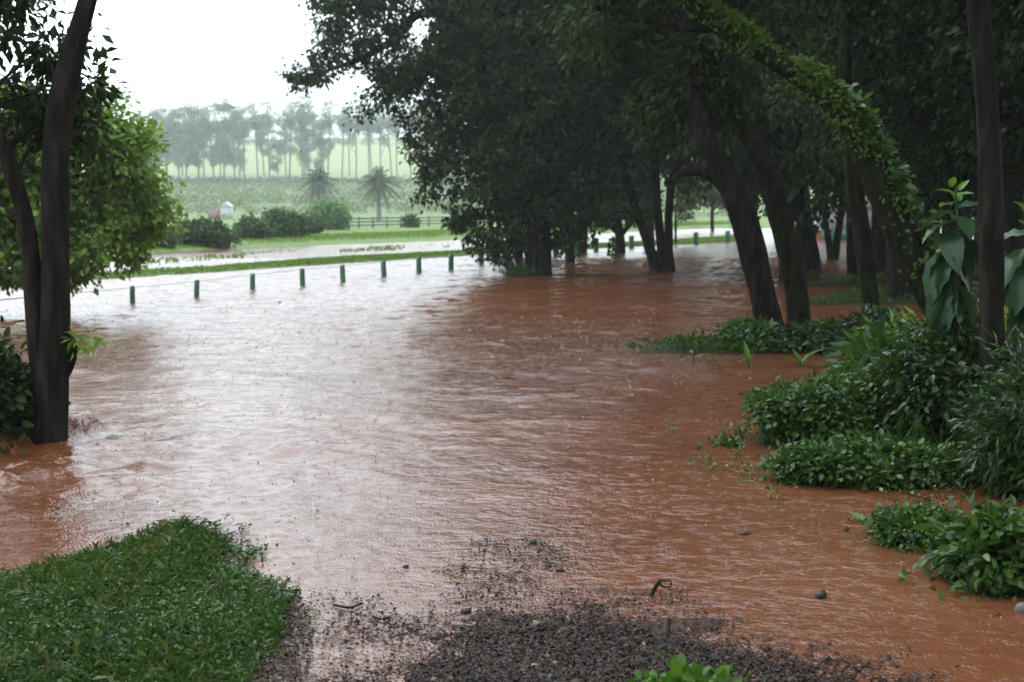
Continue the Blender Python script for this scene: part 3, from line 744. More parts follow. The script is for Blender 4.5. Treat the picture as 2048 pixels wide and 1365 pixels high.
def tall_proto():  # crown kept above the view, shaped to block overhead sky light
    t = obj('added_shade_tree', None)
    ells = [(np.array([0, 0, 9.2]), np.array([3.6, 3.6, 2.0]))]
    for _ in range(7):
        a = rng.uniform(0, 6.28); r = rng.uniform(2.0, 3.4)
        ells.append((np.array([r * math.cos(a), r * math.sin(a), rng.uniform(7.6, 10.4)]), rng.uniform(1.1, 1.8, 3)))
    c, o = clusters_in(ells, 420, .2)
    obj('crown', leaf_mesh('tall_crown', M['leaf_forest'], foliage(c, o, 52, .5, .22, .7, wr=.33)), t)
    st = [np.array([0, 0, -.3]), np.array([.1, 0, 2.5]), np.array([-.15, .1, 5.5]), np.array([.1, 0, 9.5])]
    obj('trunk', tube_mesh('tall_trunk', M['bark'], tube(st, [.24, .19, .16, .08], 9, .25, .14, 44)), t)
    mark(obj('limbs', tube_mesh('tall_limbs', M['bark'], *twig_set(st[2:], c[::14], .05, 5)), t), 'limbs')
    return t
protos = [wood_proto(k) for k in range(3)] + [wood_proto(3, 850, 62, .36, .125), tall_proto()]
first = [True] * 5
WOOD = [  # px, distance, scale, words
    (1160, 70, 1.25, 'behind the ivy-clad tree'), (1300, 82, 1.35, 'far behind the three-stemmed tree'), (1500, 66, 1.25, 'behind the arching trunk'),
    (1600, 76, 1.4, 'beyond the leaning pair'), (1760, 58, 1.3, 'behind the stout shaded trunk'), (1860, 70, 1.5, 'far behind the vine-covered trunk'), (1930, 48, 1.2, 'behind the big-leaved plant'),
    (2010, 62, 1.5, 'far behind the upright trunk'), (2080, 40, 1.15, 'at the right edge of the grove'), (1580, 42, 1.1, 'over the V-stemmed tree'), (1800, 36, 1.05, 'over the shaded hummock'),
    (1084, 57, 1.25, 'straight behind the ivy-clad trunk'), (2150, 54, 1.6, 'deepest on the right'), (2330, 30, 1.2, 'beside the frame on the right'), (2400, 20, 1.1, 'over the right bank'), (2250, 75, 1.8, 'last of the wood to the right'),
    (1560, 112, 1.9, 'closing the view beyond the wall'), (1960, 95, 1.8, 'closing the wood at the back right'), (1900, 26, .95, 'roofing the vine-covered trunk'), (2180, 24, 1.0, 'roofing the upright trunk')]
LIFT = {(1300, 82): 1.2, (1500, 66): 1.2, (1084, 57): 1.9, (1600, 76): 2.4, (1580, 42): 2.0, (1560, 112): 1.5, (1760, 58): 2.6, (1860, 70): 1.2, (1160, 70): 1.0}
for k, (x_, y_, sc_, words) in enumerate([(0, -8.5, 1.15, 'behind the photographer, added for shade'), (6.5, -7, 1.1, 'behind the photographer to the right, added for shade'), (-6.5, -8, 1.1, 'behind the photographer to the left, added for shade'), (11, -1, 1.2, 'beside the photographer on the right, added for shade'),
                                          (3, -15, 1.4, 'further back behind the photographer, added for shade'), (-5, -16, 1.4, 'further back to the left, added for shade'), (12, -11, 1.4, 'further back to the right, added for shade'), (11.5, 7, 1.2, 'just right of the picture above the lower bank, added for shade'), (-12, -3, 1.2, 'beside the photographer on the left, added for shade')]):
    WOOD.append((CX + x_ / y_ * F_PX, y_, sc_, words))  # unseen trees, added to block sky light from behind the camera
WOOD.append((-520, 20, 1.05, 'left of the picture beyond the forked tree'))
TALL = [(CX + x_ / y_ * F_PX, y_, sc_, w_) for x_, y_, sc_, w_ in ((8.2, 15, 1.1, 'roofing the right bank'), (13, 30, 1.2, 'beyond the right edge behind the shaded hummock'), (10.5, 25, 1.2, 'beyond the right edge, over the shaded hummock'), (9, 33, 1.3, 'standing over the background trunks'), (14, 17, 1.2, 'furthest right over the bank'))]  # added to keep sky light off the right bank and grove
WOOD += TALL
for k, (px, Y, sc, words) in enumerate(WOOD):
    v = 4 if (px, Y, sc, words) in TALL else 3 if 8 < Y < 41 else k % 3
    x = (px - CX) / F_PX * Y
    z = float(ground_z(x, Y)[0]) if Y > -9.8 else .26
    tr = protos[v] if first[v] else copy_tree(protos[v])
    first[v] = False
    tr.location = (x, Y, z)
    tr.rotation_euler.z = k * 2.4
    tr.scale = (sc * 1.05, sc * 1.05, sc * (1 + .22 * LIFT.get((px, Y), 0)))
    tag(tr, ('added high-crowned shade tree ' if v == 4 else 'dark dense woodland tree ') + words, 'tree', 'woodland trees of the grove')
# ------------------------------------------------------------------ green posts with their cable
b0 = on(505, 579)
fence = thing('post_and_cable_fence', (b0.x, b0.y, b0.z), 'row of short green posts with a pale cable, half drowned in the flood', 'fence')
tops = []
POSTS = [(265, 609, 37), (393, 593, 33), (505, 579, 32), (605, 570, 33), (686, 563, 33), (768, 553, 32), (838, 545, 31), (902, 538, 29), (963, 529, 28), (1018, 522, 27), (1065, 518, 27), (1111, 514, 27), (1152, 508, 26), (1192, 503, 26), (1263, 497, 25), (1330, 492, 24), (1392, 489, 24), (1455, 485, 23)]
for k, (px, py, hp) in enumerate(POSTS):
    p = on(px, py); s = mpp(p.y); h = hp * s; r = 5.4 * s
    n = 12; th = np.linspace(0, 2 * math.pi, n, endpoint=False)
    prof = [(r * 1.0, -.45), (r, h * .5), (r * .98, h - .02), (r * .82, h), (.001, h + .004)]
    V = np.array([[q * math.cos(a), q * math.sin(a), z] for q, z in prof for a in th])
    i = np.arange(len(prof) - 1)[:, None] * n; j = np.arange(n)[None, :]; j2 = (j + 1) % n
    Fq = np.stack([i + j, i + j2, i + n + j2, i + n + j], -1).reshape(-1, 4)
    o = obj('post', mesh_np('post', V, Fq, M['green_paint'], False), fence, Vector(p) - fence.location)
    o.rotation_euler = (R(random.uniform(-3, 3)), R(random.uniform(-2.5, 2.5)), k)
    tops.append(np.array(list(p)) + np.array([0, 0, h - .035]))
pp = [tops[0] + (tops[0] - tops[1]) * 1.6] + tops
V, Fq = tube(pp, [.010] * len(pp), 6, .4, 0, 1)
obj('cable', mesh_np('cable', local(V, fence), Fq, M['cable'], True), fence)
# ruffled water round post feet: foam collars belong to the flood
# ------------------------------------------------------------------ far meadow: hedges, trees, palms, rail fence
def bush(name, label, px, py, wpx, hpx, mat='leaf_hedge', leaf=.12, ncl=130, per=46, cat='bush', depth=None, spread=.22, lift=0, stemless=False, group=None, shape='diamond', wr=.33):
    b = on(px, py); Y = b.y; s = mpp(Y)
    z = float(ground_z(b.x, Y)[0])
    t = thing(name, (b.x, Y, z), label, cat, group)
    rx, rz = wpx * s / 2, hpx * s / 2
    dep = depth or rx * .8
    els = [(np.array([b.x, Y, z + rz * .95]), np.array([rx, dep, rz]))]
    for k in range(5):
        a = rng.uniform(-.7, .7)
        els.append((np.array([b.x + a * rx, Y + rng.uniform(-.5, .5) * dep, z + rz * rng.uniform(.6, 1.35)]), np.array([rx * .4, dep * .4, rz * .55])))
    c, o = clusters_in(els, ncl, .35)
    lump = fbm(c[:, 0] / (rx * .45) + px, c[:, 1] / (dep * .6), 3, int(px) % 50)
    c[:, 2] = z + (c[:, 2] - z) * np.clip(.25 + 1.5 * lump, .35, 1.35)
    c[:, 2] = np.maximum(c[:, 2], z + .03)
    d = ball(max(8, ncl // 7)); d[:, 2] = np.abs(d[:, 2])
    e = np.array([b.x, Y, z + rz * .9]) + d * np.array([rx, dep, rz * 1.08]) * rng.uniform(1.0, 1.28, (len(d), 1))
    skirt = []
    if cat != 'hedge' and Y < 30:                 # stray sprigs reaching out low over the water
        f = np.array([b.x, Y, 0]) + np.stack([rng.normal(size=ncl // 5) * rx * .95, rng.normal(size=ncl // 5) * dep * .9, np.zeros(ncl // 5)], 1)
        f[:, 2] = np.maximum(ground_z(f[:, 0], f[:, 1]), level(f[:, 0], f[:, 1])) + rng.uniform(.0, .05, len(f))
        skirt = [foliage(f, np.tile([0, 0, .5], (len(f), 1)), max(6, per // 3), spread * .8, leaf * .8, 0, wr=wr, shape=shape, var=.5)]
    part_leaf('foliage', t, M[mat], foliage(c, o, per, spread, leaf, .3, wr=wr, shape=shape, var=.55), foliage(e, d, max(6, per // 4), spread * .8, leaf * 1.1, -.2, wr=wr, shape=shape, var=.5), *skirt)
    st = [tube([np.array([b.x + rng.normal() * rx * .15, Y, z - .1]), (np.array([b.x, Y, z]) + q) / 2, q], [.02, .014, .005], 5, .2, .1, i) for i, q in enumerate(np.vstack([c[::max(1, ncl // 14)], e]))]
    part_tube('stems', t, M['bark'], *st)
    return t
bush('hedge_bush', 'long dark hedge bush left of the gap, beside the far flooded track', 395, 499, 150, 42, leaf=.2, ncl=200, depth=1.0, spread=.3, cat='hedge')
bush('hedge_bush', 'dark low hedge half hidden by the broad tree', 290, 503, 110, 34, leaf=.2, ncl=120, depth=1.0, spread=.3, cat='hedge')
bush('hedge_bush', 'small round hedge bush just right of the gap', 505, 490, 58, 36, leaf=.2, ncl=90, spread=.3, cat='hedge')
bush('hedge_bush', 'tall dark rounded hedge bush before the pale green tree', 572, 486, 95, 48, leaf=.2, ncl=150, spread=.3, cat='hedge')
bush('hedge_bush', 'low dark bush at the foot of the pale green tree', 622, 476, 44, 30, leaf=.2, ncl=60, spread=.3, cat='hedge')
bush('meadow_shrub', 'little pale shrub in front of the far rail fence', 820, 462, 26, 22, leaf=.25, ncl=30, per=40, spread=.3, cat='shrub')
b = on(662, 467)
stem_tree('pale_green_tree', 'small round pale green tree at the end of the rail fence', b, [[(662, 472, 5), (661, 455, 4), (660, 430, 3)]], b.y, [(660, 428, 30, 24), (645, 436, 20, 18), (678, 438, 18, 18)], 130, 46, .30, 'leaf_mint', spread=.4)
b = on(905, 446)
stem_tree('meadow_sapling', 'tiny bare sapling standing in the bright meadow', b, [[(905, 450, 1.6), (905, 430, 1.2), (903, 416, .8)]], b.y, [(904, 418, 14, 9)], 14, 30, .30, 'leaf_hedge', spread=.4)
def palm(label, px, ybase, ytop, spread_px, Y):
    kf = float(far_k(Y)); Y = float(far_y(Y))
    top = at(px, ytop, Y); x = top.x
    zb = float(ground_z(x, Y)[0])
    t = thing('palm_tree', (x, Y, zb), label, 'palm')
    z1 = top.z
    part_tube('trunk', t, M['bark_pale'], tube([np.array([x, Y, zb - .2]), np.array([x + .05, Y, (zb + z1) / 2]), np.array([x, Y, z1])], [.30 * kf, .24 * kf, .28 * kf], 10, .25, .14, int(px)))
    Lf = spread_px * mpp(Y)
    for k in range(46):
        a = k * 2.4 + px + random.uniform(-.3, .3); el = 1.5 - 2.5 * (k / 45.0) + random.uniform(-.15, .15)
        d = np.array([math.cos(a) * math.cos(el), math.sin(a) * math.cos(el), math.sin(el)])
        tt = np.linspace(0, 1, 16)
        L = Lf * random.uniform(.7, 1.12)
        rib = np.array([x, Y, z1]) + d * L * tt[:, None] + np.array([0, 0, -1.0]) * (tt ** 2 * L * .38)[:, None]
        T = unit(np.gradient(rib, axis=0)); S = unit(np.cross(T, np.array([0, 0, 1.])))
        C = np.vstack([rib[2:], rib[2:]]); A = np.vstack([S[2:] + T[2:] * .7 + np.array([0, 0, -.5]), -S[2:] + T[2:] * .7 + np.array([0, 0, -.5])])
        g = leaf_geo(C, A, np.tile([0, 0, 1.], (len(C), 1)), L * .24, .055 * kf)
        V, Fq = tube(rib, np.linspace(.04, .01, 16) * kf, 4, .3, 0, k)
        Ft = np.vstack([Fq[:, [0, 1, 2]], Fq[:, [0, 2, 3]]])
        V, Ft = join([g, (V, Ft)])
        obj('frond', mesh_np('frond', local(V, t), Ft, M['leaf_palm']), t)
palm('left one of two hazy palms in the meadow, behind the pale green tree', 637, 420, 362, 42, 176)
palm('right one of two hazy palms, standing clear behind the rail fence', 757, 447, 364, 44, 165)

# rail fence
def box(c, sx, sy, sz):
    V = np.array([[a, b_, c_] for a in (-.5, .5) for b_ in (-.5, .5) for c_ in (-.5, .5)]) * np.array([sx, sy, sz]) + np.array(c)
    Fq = np.array([[0, 1, 3, 2], [4, 6, 7, 5], [0, 4, 5, 1], [2, 3, 7, 6], [0, 2, 6, 4], [1, 5, 7, 3]])
    return V, Fq
A_, B_ = on(690, 465), on(1500, 440)
fpts = [on(px, 465 - (px - 690) * (465 - 436) / 800) for px in np.linspace(690, 1500, 30)]
rf = thing('rail_fence', (fpts[0].x, fpts[0].y, float(ground_z(fpts[0].x, fpts[0].y)[0])), 'long dark wooden rail fence crossing the hazy far meadow', 'fence')
fz = [float(ground_z(p.x, p.y)[0]) for p in fpts]
for p, z in zip(fpts, fz):
    V, Fq = box((p.x, p.y, z + .42), .13, .13, 1.25)
    obj('post', mesh_np('post', local(V, rf), Fq, M['old_wood']), rf)
for h in (.28, .58, .88):
    parts = []
    for i in range(len(fpts) - 1):
        a = np.array([fpts[i].x, fpts[i].y - .08, fz[i] + h]); b_ = np.array([fpts[i + 1].x, fpts[i + 1].y - .08, fz[i + 1] + h])
        d = unit(b_ - a); up = np.array([0, 0, .065]); th = unit(np.cross(d, up)) * .02
        V = np.array([a - up - th, a + up - th, a - up + th, a + up + th, b_ - up - th, b_ + up - th, b_ - up + th, b_ + up + th])
        parts.append((V, np.array([[0, 1, 3, 2], [4, 6, 7, 5], [0, 4, 5, 1], [2, 3, 7, 6], [0, 2, 6, 4], [1, 5, 7, 3]])))
    V, Fq = join(parts)
    obj('rail', mesh_np('rail', local(V, rf), Fq, M['old_wood']), rf)
# gate post, gate
p = on(1478, 486)
g = thing('gate_post', p, 'white gate post with green foot left of the arching trunk', 'post')
s = mpp(p.y)
V, Fq = box((0, 0, 16 * s - .1), 9 * s, 9 * s, 32 * s + .2); obj('foot', mesh_np('foot', V, Fq, M['green_paint']), g)
V, Fq = box((0, 0, 62 * s), 8 * s, 8 * s, 60 * s); obj('shaft', mesh_np('shaft', V, Fq, M['white_paint']), g)
V, Fq = box((0, 0, 93.5 * s), 11 * s, 11 * s, 3 * s); obj('cap', mesh_np('cap', V, Fq, M['white_paint']), g)
p = on(1466, 447)
g = thing('field_gate', (p.x, p.y, float(ground_z(p.x, p.y)[0])), 'dark barred gate in the far meadow beside the white gate post', 'gate')
for xx in (-.75, .75):
    V, Fq = box((xx, -.3, .55), .10, .08, 1.25); obj('upright', mesh_np('upright', V, Fq, M['old_wood']), g)
for zz in (.2, .42, .64, .86, 1.08):
    V, Fq = box((0, -.3, zz), 1.38, .05, .10); obj('bar', mesh_np('bar', V, Fq, M['old_wood']), g)

# tall trees in a row on the slope
def row_proto(k, h, fullness):
    t = obj('row_tree', None)
    lean = rng.normal() * .3
    st = [np.array([0, 0, -.5]), np.array([lean * .3, 0, h * .35]), np.array([lean, .1, h * .7]), np.array([lean * 1.3, 0, h * .97])]
    wide = (2.6, 3.2, 2.1, 2.4)[k]
    lo = (.34, .22, .50, .12)[k]
    ells = []
    for q in range(34):
        a = rng.uniform(0, 6.28); f = rng.uniform(lo, 1.0)
        r_ = wide * rng.uniform(.1, 1.0) * (1.1 - .9 * abs(f - .70))
        ells.append((np.array([lean + r_ * math.cos(a), r_ * math.sin(a), h * f]), np.array([.55, .5, .8]) * rng.uniform(.5, 1.2)))
    c, o = clusters_in(ells, (210, 360, 120, 250)[k], .0)
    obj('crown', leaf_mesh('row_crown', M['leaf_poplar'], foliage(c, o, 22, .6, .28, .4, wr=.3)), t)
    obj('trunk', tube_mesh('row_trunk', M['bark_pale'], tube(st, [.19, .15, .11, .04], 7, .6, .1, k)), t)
    mark(obj('limbs', tube_mesh('row_limbs', M['bark'], *twig_set(st[1:], c[::4], .07, 4)), t), 'limbs')
    return t
rp = [row_proto(0, 15, 6), row_proto(1, 15.5, 10), row_proto(2, 16, 3), row_proto(3, 14.5, 5)]
rfirst = [True] * 4
NUM = ['first', 'second', 'third', 'fourth', 'fifth', 'sixth', 'seventh', 'eighth', 'ninth', 'tenth', 'eleventh', 'twelfth', 'thirteenth', 'fourteenth', 'fifteenth', 'sixteenth', 'seventeenth', 'eighteenth', 'nineteenth', 'twentieth',
       'twenty-first', 'twenty-second', 'twenty-third', 'twenty-fourth', 'twenty-fifth', 'twenty-sixth', 'twenty-seventh', 'twenty-eighth', 'twenty-ninth', 'thirtieth', 'thirty-first', 'thirty-second']
ROW = [(232, .78, 0), (255, .80, 3), (278, .84, 1), (300, .86, 1), (322, .9, 1), (342, .97, 0), (360, .95, 1), (380, .93, 1), (398, .9, 1), (416, .97, 0), (436, .98, 1), (456, 1.0, 1), (474, .97, 1), (496, .93, 2), (520, .96, 2), (542, .98, 2), (564, .66, 1),
       (582, 1.0, 2), (604, 1.03, 0), (626, 1.05, 2), (646, .72, 1), (660, .99, 2), (686, .97, 2), (710, .92, 2), (736, .95, 2), (762, .90, 2), (790, .97, 2), (818, .93, 2), (848, .95, 2), (880, .92, 2), (912, .9, 2)]
BACK = [(250, .74, 1), (290, .8, 1), (332, .84, 1), (370, .86, 0), (406, .86, 1), (446, .9, 1), (488, .86, 3), (530, .86, 0), (570, .88, 0), (615, .9, 3), (655, .86, 0), (700, .84, 2), (750, .84, 2), (800, .84, 2), (860, .84, 2)]
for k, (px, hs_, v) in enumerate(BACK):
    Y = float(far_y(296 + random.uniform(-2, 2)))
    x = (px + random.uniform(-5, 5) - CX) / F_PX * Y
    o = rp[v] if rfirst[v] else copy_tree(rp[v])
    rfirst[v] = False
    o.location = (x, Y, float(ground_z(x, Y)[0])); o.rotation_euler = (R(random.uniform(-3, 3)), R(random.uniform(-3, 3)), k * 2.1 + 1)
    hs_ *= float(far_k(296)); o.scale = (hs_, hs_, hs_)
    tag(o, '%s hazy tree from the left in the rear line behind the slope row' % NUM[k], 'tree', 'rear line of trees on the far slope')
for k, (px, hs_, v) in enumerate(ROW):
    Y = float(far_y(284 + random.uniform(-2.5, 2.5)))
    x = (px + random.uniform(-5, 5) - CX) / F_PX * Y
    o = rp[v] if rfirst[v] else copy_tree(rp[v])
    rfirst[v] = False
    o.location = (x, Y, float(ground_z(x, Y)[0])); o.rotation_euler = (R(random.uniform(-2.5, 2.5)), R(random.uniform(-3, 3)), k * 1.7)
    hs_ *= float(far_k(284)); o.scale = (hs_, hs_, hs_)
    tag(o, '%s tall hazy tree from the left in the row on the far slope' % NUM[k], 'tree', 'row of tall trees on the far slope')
# undergrowth along the foot of the row: nobody could count it
n = 5200
kf = float(far_k(281))
X = rng.uniform(-86, 20, n) * kf; Yv = float(far_y(281)) + rng.normal(size=n) * 1.4
Z = ground_z(X, Yv) + kf * rng.uniform(0, 1, n) ** 1.3 * (.55 + 1.0 * fbm(X / 10, Yv * 0, 3, 71))
tag(obj('undergrowth', leaf_mesh('undergrowth', M['leaf_hedge'], leaf_geo(np.stack([X, Yv, Z], 1), rng.normal(size=(n, 3)), rng.normal(size=(n, 3)), kf * rng.uniform(.35, .7, n), .16 * kf))), 'dark strip of undergrowth along the foot of the tree row', 'undergrowth', kind='stuff')
# rows of crop on the slope
geos = []
for r_ in range(17):
    Yr = 193 + r_ * 5.0
    xr = 24 + (Yr - 190) * .16
    n = 1900
    X = rng.uniform(-80, xr, n); X = X[fbm(X / 6, X * 0 + r_, 3, 80 + r_) > .36]; n = len(X)
    kf = float(far_k(Yr))
    Yv = far_y(Yr + rng.normal(size=n) * .45 + .02 * X); X = X * kf
    Z = ground_z(X, Yv) + rng.uniform(0, .75, n) * kf
    geos.append(leaf_geo(np.stack([X, Yv, Z], 1), rng.normal(size=(n, 3)) + np.array([0, 0, .4]), rng.normal(size=(n, 3)), rng.uniform(.3, .55, n) * kf, .12 * kf))
tag(obj('crop_rows', leaf_mesh('crop_rows', M['leaf_crop'], *geos)), 'hazy green rows of crop covering the far slope', 'crop', kind='stuff')
# small white shed with brown lean-to in the crop
p = on(454, 442); s = mpp(p.y)
g = thing('field_shed', (p.x, p.y, float(ground_z(p.x, p.y)[0])), 'small white shed with a brown lean-to in the far crop', 'shed')
w = 20 * s
V, Fq = box((0, 0, 1.0), w, 2.4, 2.4); obj('wall', mesh_np('wall', V, Fq, M['white_paint']), g)
V = np.array([[-w * .58, -1.4, 2.2], [w * .58, -1.4, 2.2], [-w * .58, 1.4, 2.2], [w * .58, 1.4, 2.2], [0, -1.4, 2.9], [0, 1.4, 2.9]])
me = bpy.data.meshes.new('roof'); me.from_pydata([tuple(v) for v in V], [], [(0, 4, 1), (2, 3, 5), (0, 2, 5, 4), (1, 4, 5, 3), (0, 1, 3, 2)]); me.materials.append(M['white_paint']); obj('roof', me, g)
V, Fq = box((-w * .5 - 13 * s, 0, .7), 24 * s, 2, 1.7); obj('lean_to', mesh_np('lean_to', V, Fq, M['brown_wall']), g)

# power pole and wires above the trees
Yp = float(far_y(330.0))
top = at(393, 128, Yp)
zb = float(ground_z(top.x, Yp)[0])
g = thing('power_pole', (top.x, Yp, zb), 'thin grey power pole rising above the hazy tree row', 'power pole')
part_tube('mast', g, M['steel'], tube([np.array([top.x, Yp, zb - 1]), np.array([top.x, Yp, (zb + top.z) / 2]), np.array(list(top))], [.42, .34, .26], 8, 2, 0, 1))
for k, yy in enumerate((132, 152, 172)):
    c = at(393, yy, Yp)
    V, Fq = box((c.x, Yp - .2, c.z), 4.4, .24, .24); obj('crossarm', mesh_np('crossarm', local(V, g), Fq, M['steel']), g)
def wire(label, pts):
    P = [at(*q) for q in pts]
    o = thing('power_line', P[0], label, 'wire')
    a, b_ = np.array(list(P[0])), np.array(list(P[-1]))
    m = np.array([(a + (b_ - a) * t_ - np.array([0, 0, 4 * t_ * (1 - t_) * pts[0][2] * .006]))for t_ in np.linspace(0, 1, 30)])
    V, Fq = tube(m, [.045] * 30, 5, 8, 0, 1)
    obj('strand', mesh_np('strand', local(V, o), Fq, M['steel'], True), o)
wire('faint wire running up to the top right from the power pole', [(393, 132, Yp), (760, -90, 150)])
wire('upper faint wire running left from the power pole', [(393, 133, Yp), (-200, 70, 620)])
wire('lower faint wire running left from the power pole', [(393, 172, Yp), (-200, 130, 620)])
wire('faint wire running right from the power pole behind the ivy-clad tree', [(393, 153, Yp), (1100, 190, 760)])

# painted building behind the grove, with a brick pier
p = on(1700, 480)
zb = float(ground_z(p.x, p.y)[0]) + .1
g = thing('kiosk', (p.x, p.y + 2, level(p.x, p.y)), 'low white building with a green painted base behind the grove', 'building')
gh = 22 * mpp(p.y)
V, Fq = box((.2, 0, gh / 2 - .2), 3.9, 3, gh + .4); obj('base_wall', mesh_np('base_wall', V, Fq, M['green_paint']), g)
V, Fq = box((.2, 0, gh + .8), 3.8, 2.9, 1.6); obj('upper_wall', mesh_np('upper_wall', V, Fq, M['white_paint']), g)
V = np.array([[-2.1, -1.9, gh + 1.6], [2.5, -1.9, gh + 1.6], [2.5, 1.9, gh + 1.6], [-2.1, 1.9, gh + 1.6], [-2.1, 0, gh + 2.4], [2.5, 0, gh + 2.4]])
me = bpy.data.meshes.new('roof'); me.from_pydata([tuple(v) for v in V], [], [(0, 1, 5, 4), (2, 3, 4, 5), (0, 4, 3), (1, 2, 5), (0, 3, 2, 1)]); me.materials.append(M['roof']); obj('roof', me, g)
p = on(1632, 480); s = mpp(p.y)
g = thing('brick_pier', (p.x, p.y, p.z), 'orange brick pier left of the green and white building', 'pier')
for k in range(7):
    for q in range(2):
        V, Fq = box(((q - .5) * .34 + (.08 if k % 2 else -.08) * 0, (k % 2) * .01, -.1 + k * .105), .32, .5, .095)
        obj('brick', mesh_np('brick', V, Fq, M['brick']), g)
V, Fq = box((0, 0, -.1 + 7 * .105 - .02), .76, .6, .06); obj('coping', mesh_np('coping', V, Fq, M['stone']), g)

# ------------------------------------------------------------------ near plants
# shrubs of the right bank
def shrub(name, label, px, py, wpx, hpx, Y=None, **k):
    return bush(name, label, px, py, wpx, hpx, **k)
shrub('dark_bush', 'tall dark glossy bush at the foot of the upright trunk', 1890, 905, 215, 185, mat='leaf_shrub', leaf=0.055, ncl=520, per=36, spread=.13, depth=.5, shape='oval', wr=.28)
shrub('low_bush', 'low bright green bush spreading left into the flood before the dark bush', 1640, 885, 250, 85, mat='leaf_weed', leaf=0.042, ncl=360, per=60, spread=0.085, depth=.35, shape='diamond', wr=0.32)
shrub('low_bush', 'mounded green bush between the low bush and the dark bush', 1775, 880, 180, 95, mat='leaf_weed', leaf=0.046, ncl=340, per=60, spread=0.085, depth=.35, shape='diamond', wr=0.32)
shrub('trailing_weed', 'low weedy mat trailing along the water below the dark bush', 1750, 962, 370, 60, mat='leaf_weed', leaf=0.042, ncl=380, per=56, spread=0.075, depth=.25, shape='diamond', wr=0.32, cat='weeds')
shrub('edge_bush', 'loose grassy bush at the right edge in front of the upright trunk', 2070, 985, 230, 290, mat='leaf_shrub', leaf=0.085, ncl=330, per=34, spread=.12, depth=.45, shape='blade', wr=0.045)
shrub('edge_bush', 'yellowish weedy bush right behind the upright trunk', 2075, 800, 200, 110, mat='leaf_fresh', leaf=.10, ncl=150, per=30, spread=.12, depth=.5, shape='oval', wr=.22)
shrub('low_bush', 'small green bush on the spit at the lower right', 1835, 1085, 140, 45, mat='leaf_weed', leaf=0.034, ncl=180, per=46, spread=.06, depth=.2, shape='diamond', wr=0.32)
shrub('broad_leaved_weed', 'broad-leaved weed bush at the lower right edge of the flood', 1990, 1165, 170, 105, mat='leaf_weed', leaf=0.06, ncl=210, per=22, spread=.08, depth=.25, shape='oval', wr=.30, cat='weeds')
shrub('broad_leaved_weed', 'bright broad-leaved weed on the dark gravel at the bottom', 1385, 1392, 170, 26, mat='leaf_bright', leaf=0.05, ncl=20, per=9, spread=.06, depth=.10, shape='oval', wr=.34, cat='weeds')
shrub('weed_tuft', 'tiny green tuft in the flood left of the low bush', 1460, 892, 36, 16, mat='leaf_weed', leaf=.045, ncl=12, per=14, spread=.04, shape='oval', wr=.26, cat='weeds')
shrub('tree_foot_weeds', 'leafy weeds round the foot of the leaning pair', 1610, 702, 200, 30, mat='leaf_shrub', leaf=0.08, ncl=170, per=30, spread=.13, depth=.5, shape='oval', wr=.26, cat='weeds')
shrub('tree_foot_weeds', 'leafy weeds heaped round the slender mossy trunk', 1750, 692, 95, 55, mat='leaf_shrub', leaf=0.09, ncl=110, per=28, spread=.15, depth=.5, shape='oval', wr=.26, cat='weeds')
shrub('tree_foot_weeds', 'green clump left of the arching trunk on the islet', 1495, 702, 80, 36, mat='leaf_weed', leaf=0.08, ncl=110, per=30, spread=.12, depth=.4, shape='oval', wr=.22, cat='weeds')
shrub('bank_grass', 'tall yellow-green grass behind the dark bush', 1840, 735, 130, 50, mat='leaf_fresh', leaf=0.2, ncl=70, per=40, spread=.14, depth=.4, shape='blade', wr=0.016, cat='grass clump')
shrub('arching_grass', 'arching grass drooping over the flood left of the dark bush', 1765, 800, 120, 90, mat='leaf_weed', leaf=0.24, ncl=40, per=34, spread=.12, depth=.3, shape='blade', wr=0.014, cat='grass clump')
shrub('flooded_bush', 'dim leafy bush in the water at the left edge behind the forked trunk', 15, 885, 130, 190, mat='leaf_forest', leaf=.09, ncl=120, per=34, spread=.12, depth=.4, shape='oval', wr=.26)
shrub('flooded_bush', 'thin overhanging sprays at the left edge above the dim bush', 0, 780, 90, 110, mat='leaf_fresh', leaf=.11, ncl=26, per=22, spread=.13, depth=.3, shape='oval', wr=.2)

# big-leaved plants on the right
def big_leaf_mesh(L, W, curl, mat):
    nu, nv = 9, 5
    V = []
    for i in range(nu):
        u = i / (nu - 1)
        wdt = W * (math.sin(math.pi * min(1, u * .97 + .03) ** .8)) ** .9 + .002
        for j in range(nv):
            v = j / (nv - 1) * 2 - 1
            z = -curl * L * u * u + abs(v) * wdt * .28 + .012 * math.sin(u * 22) * abs(v) * W / .1
            V.append([v * wdt, u * L, z])
    Fq = [[i * nv + j, i * nv + j + 1, (i + 1) * nv + j + 1, (i + 1) * nv + j] for i in range(nu - 1) for j in range(nv - 1)]
    return mesh_np('leaf', V, Fq, mat, True)
M['leaf_big'] = leaf_mat('big_glossy_leaf', (.03, .075, .03), (.045, .11, .04), (.07, .15, .045), .3, .25, .3)
M['leaf_young'] = leaf_mat('young_leaf', (.09, .22, .03), (.12, .27, .04), (.18, .34, .06), .3, .35)
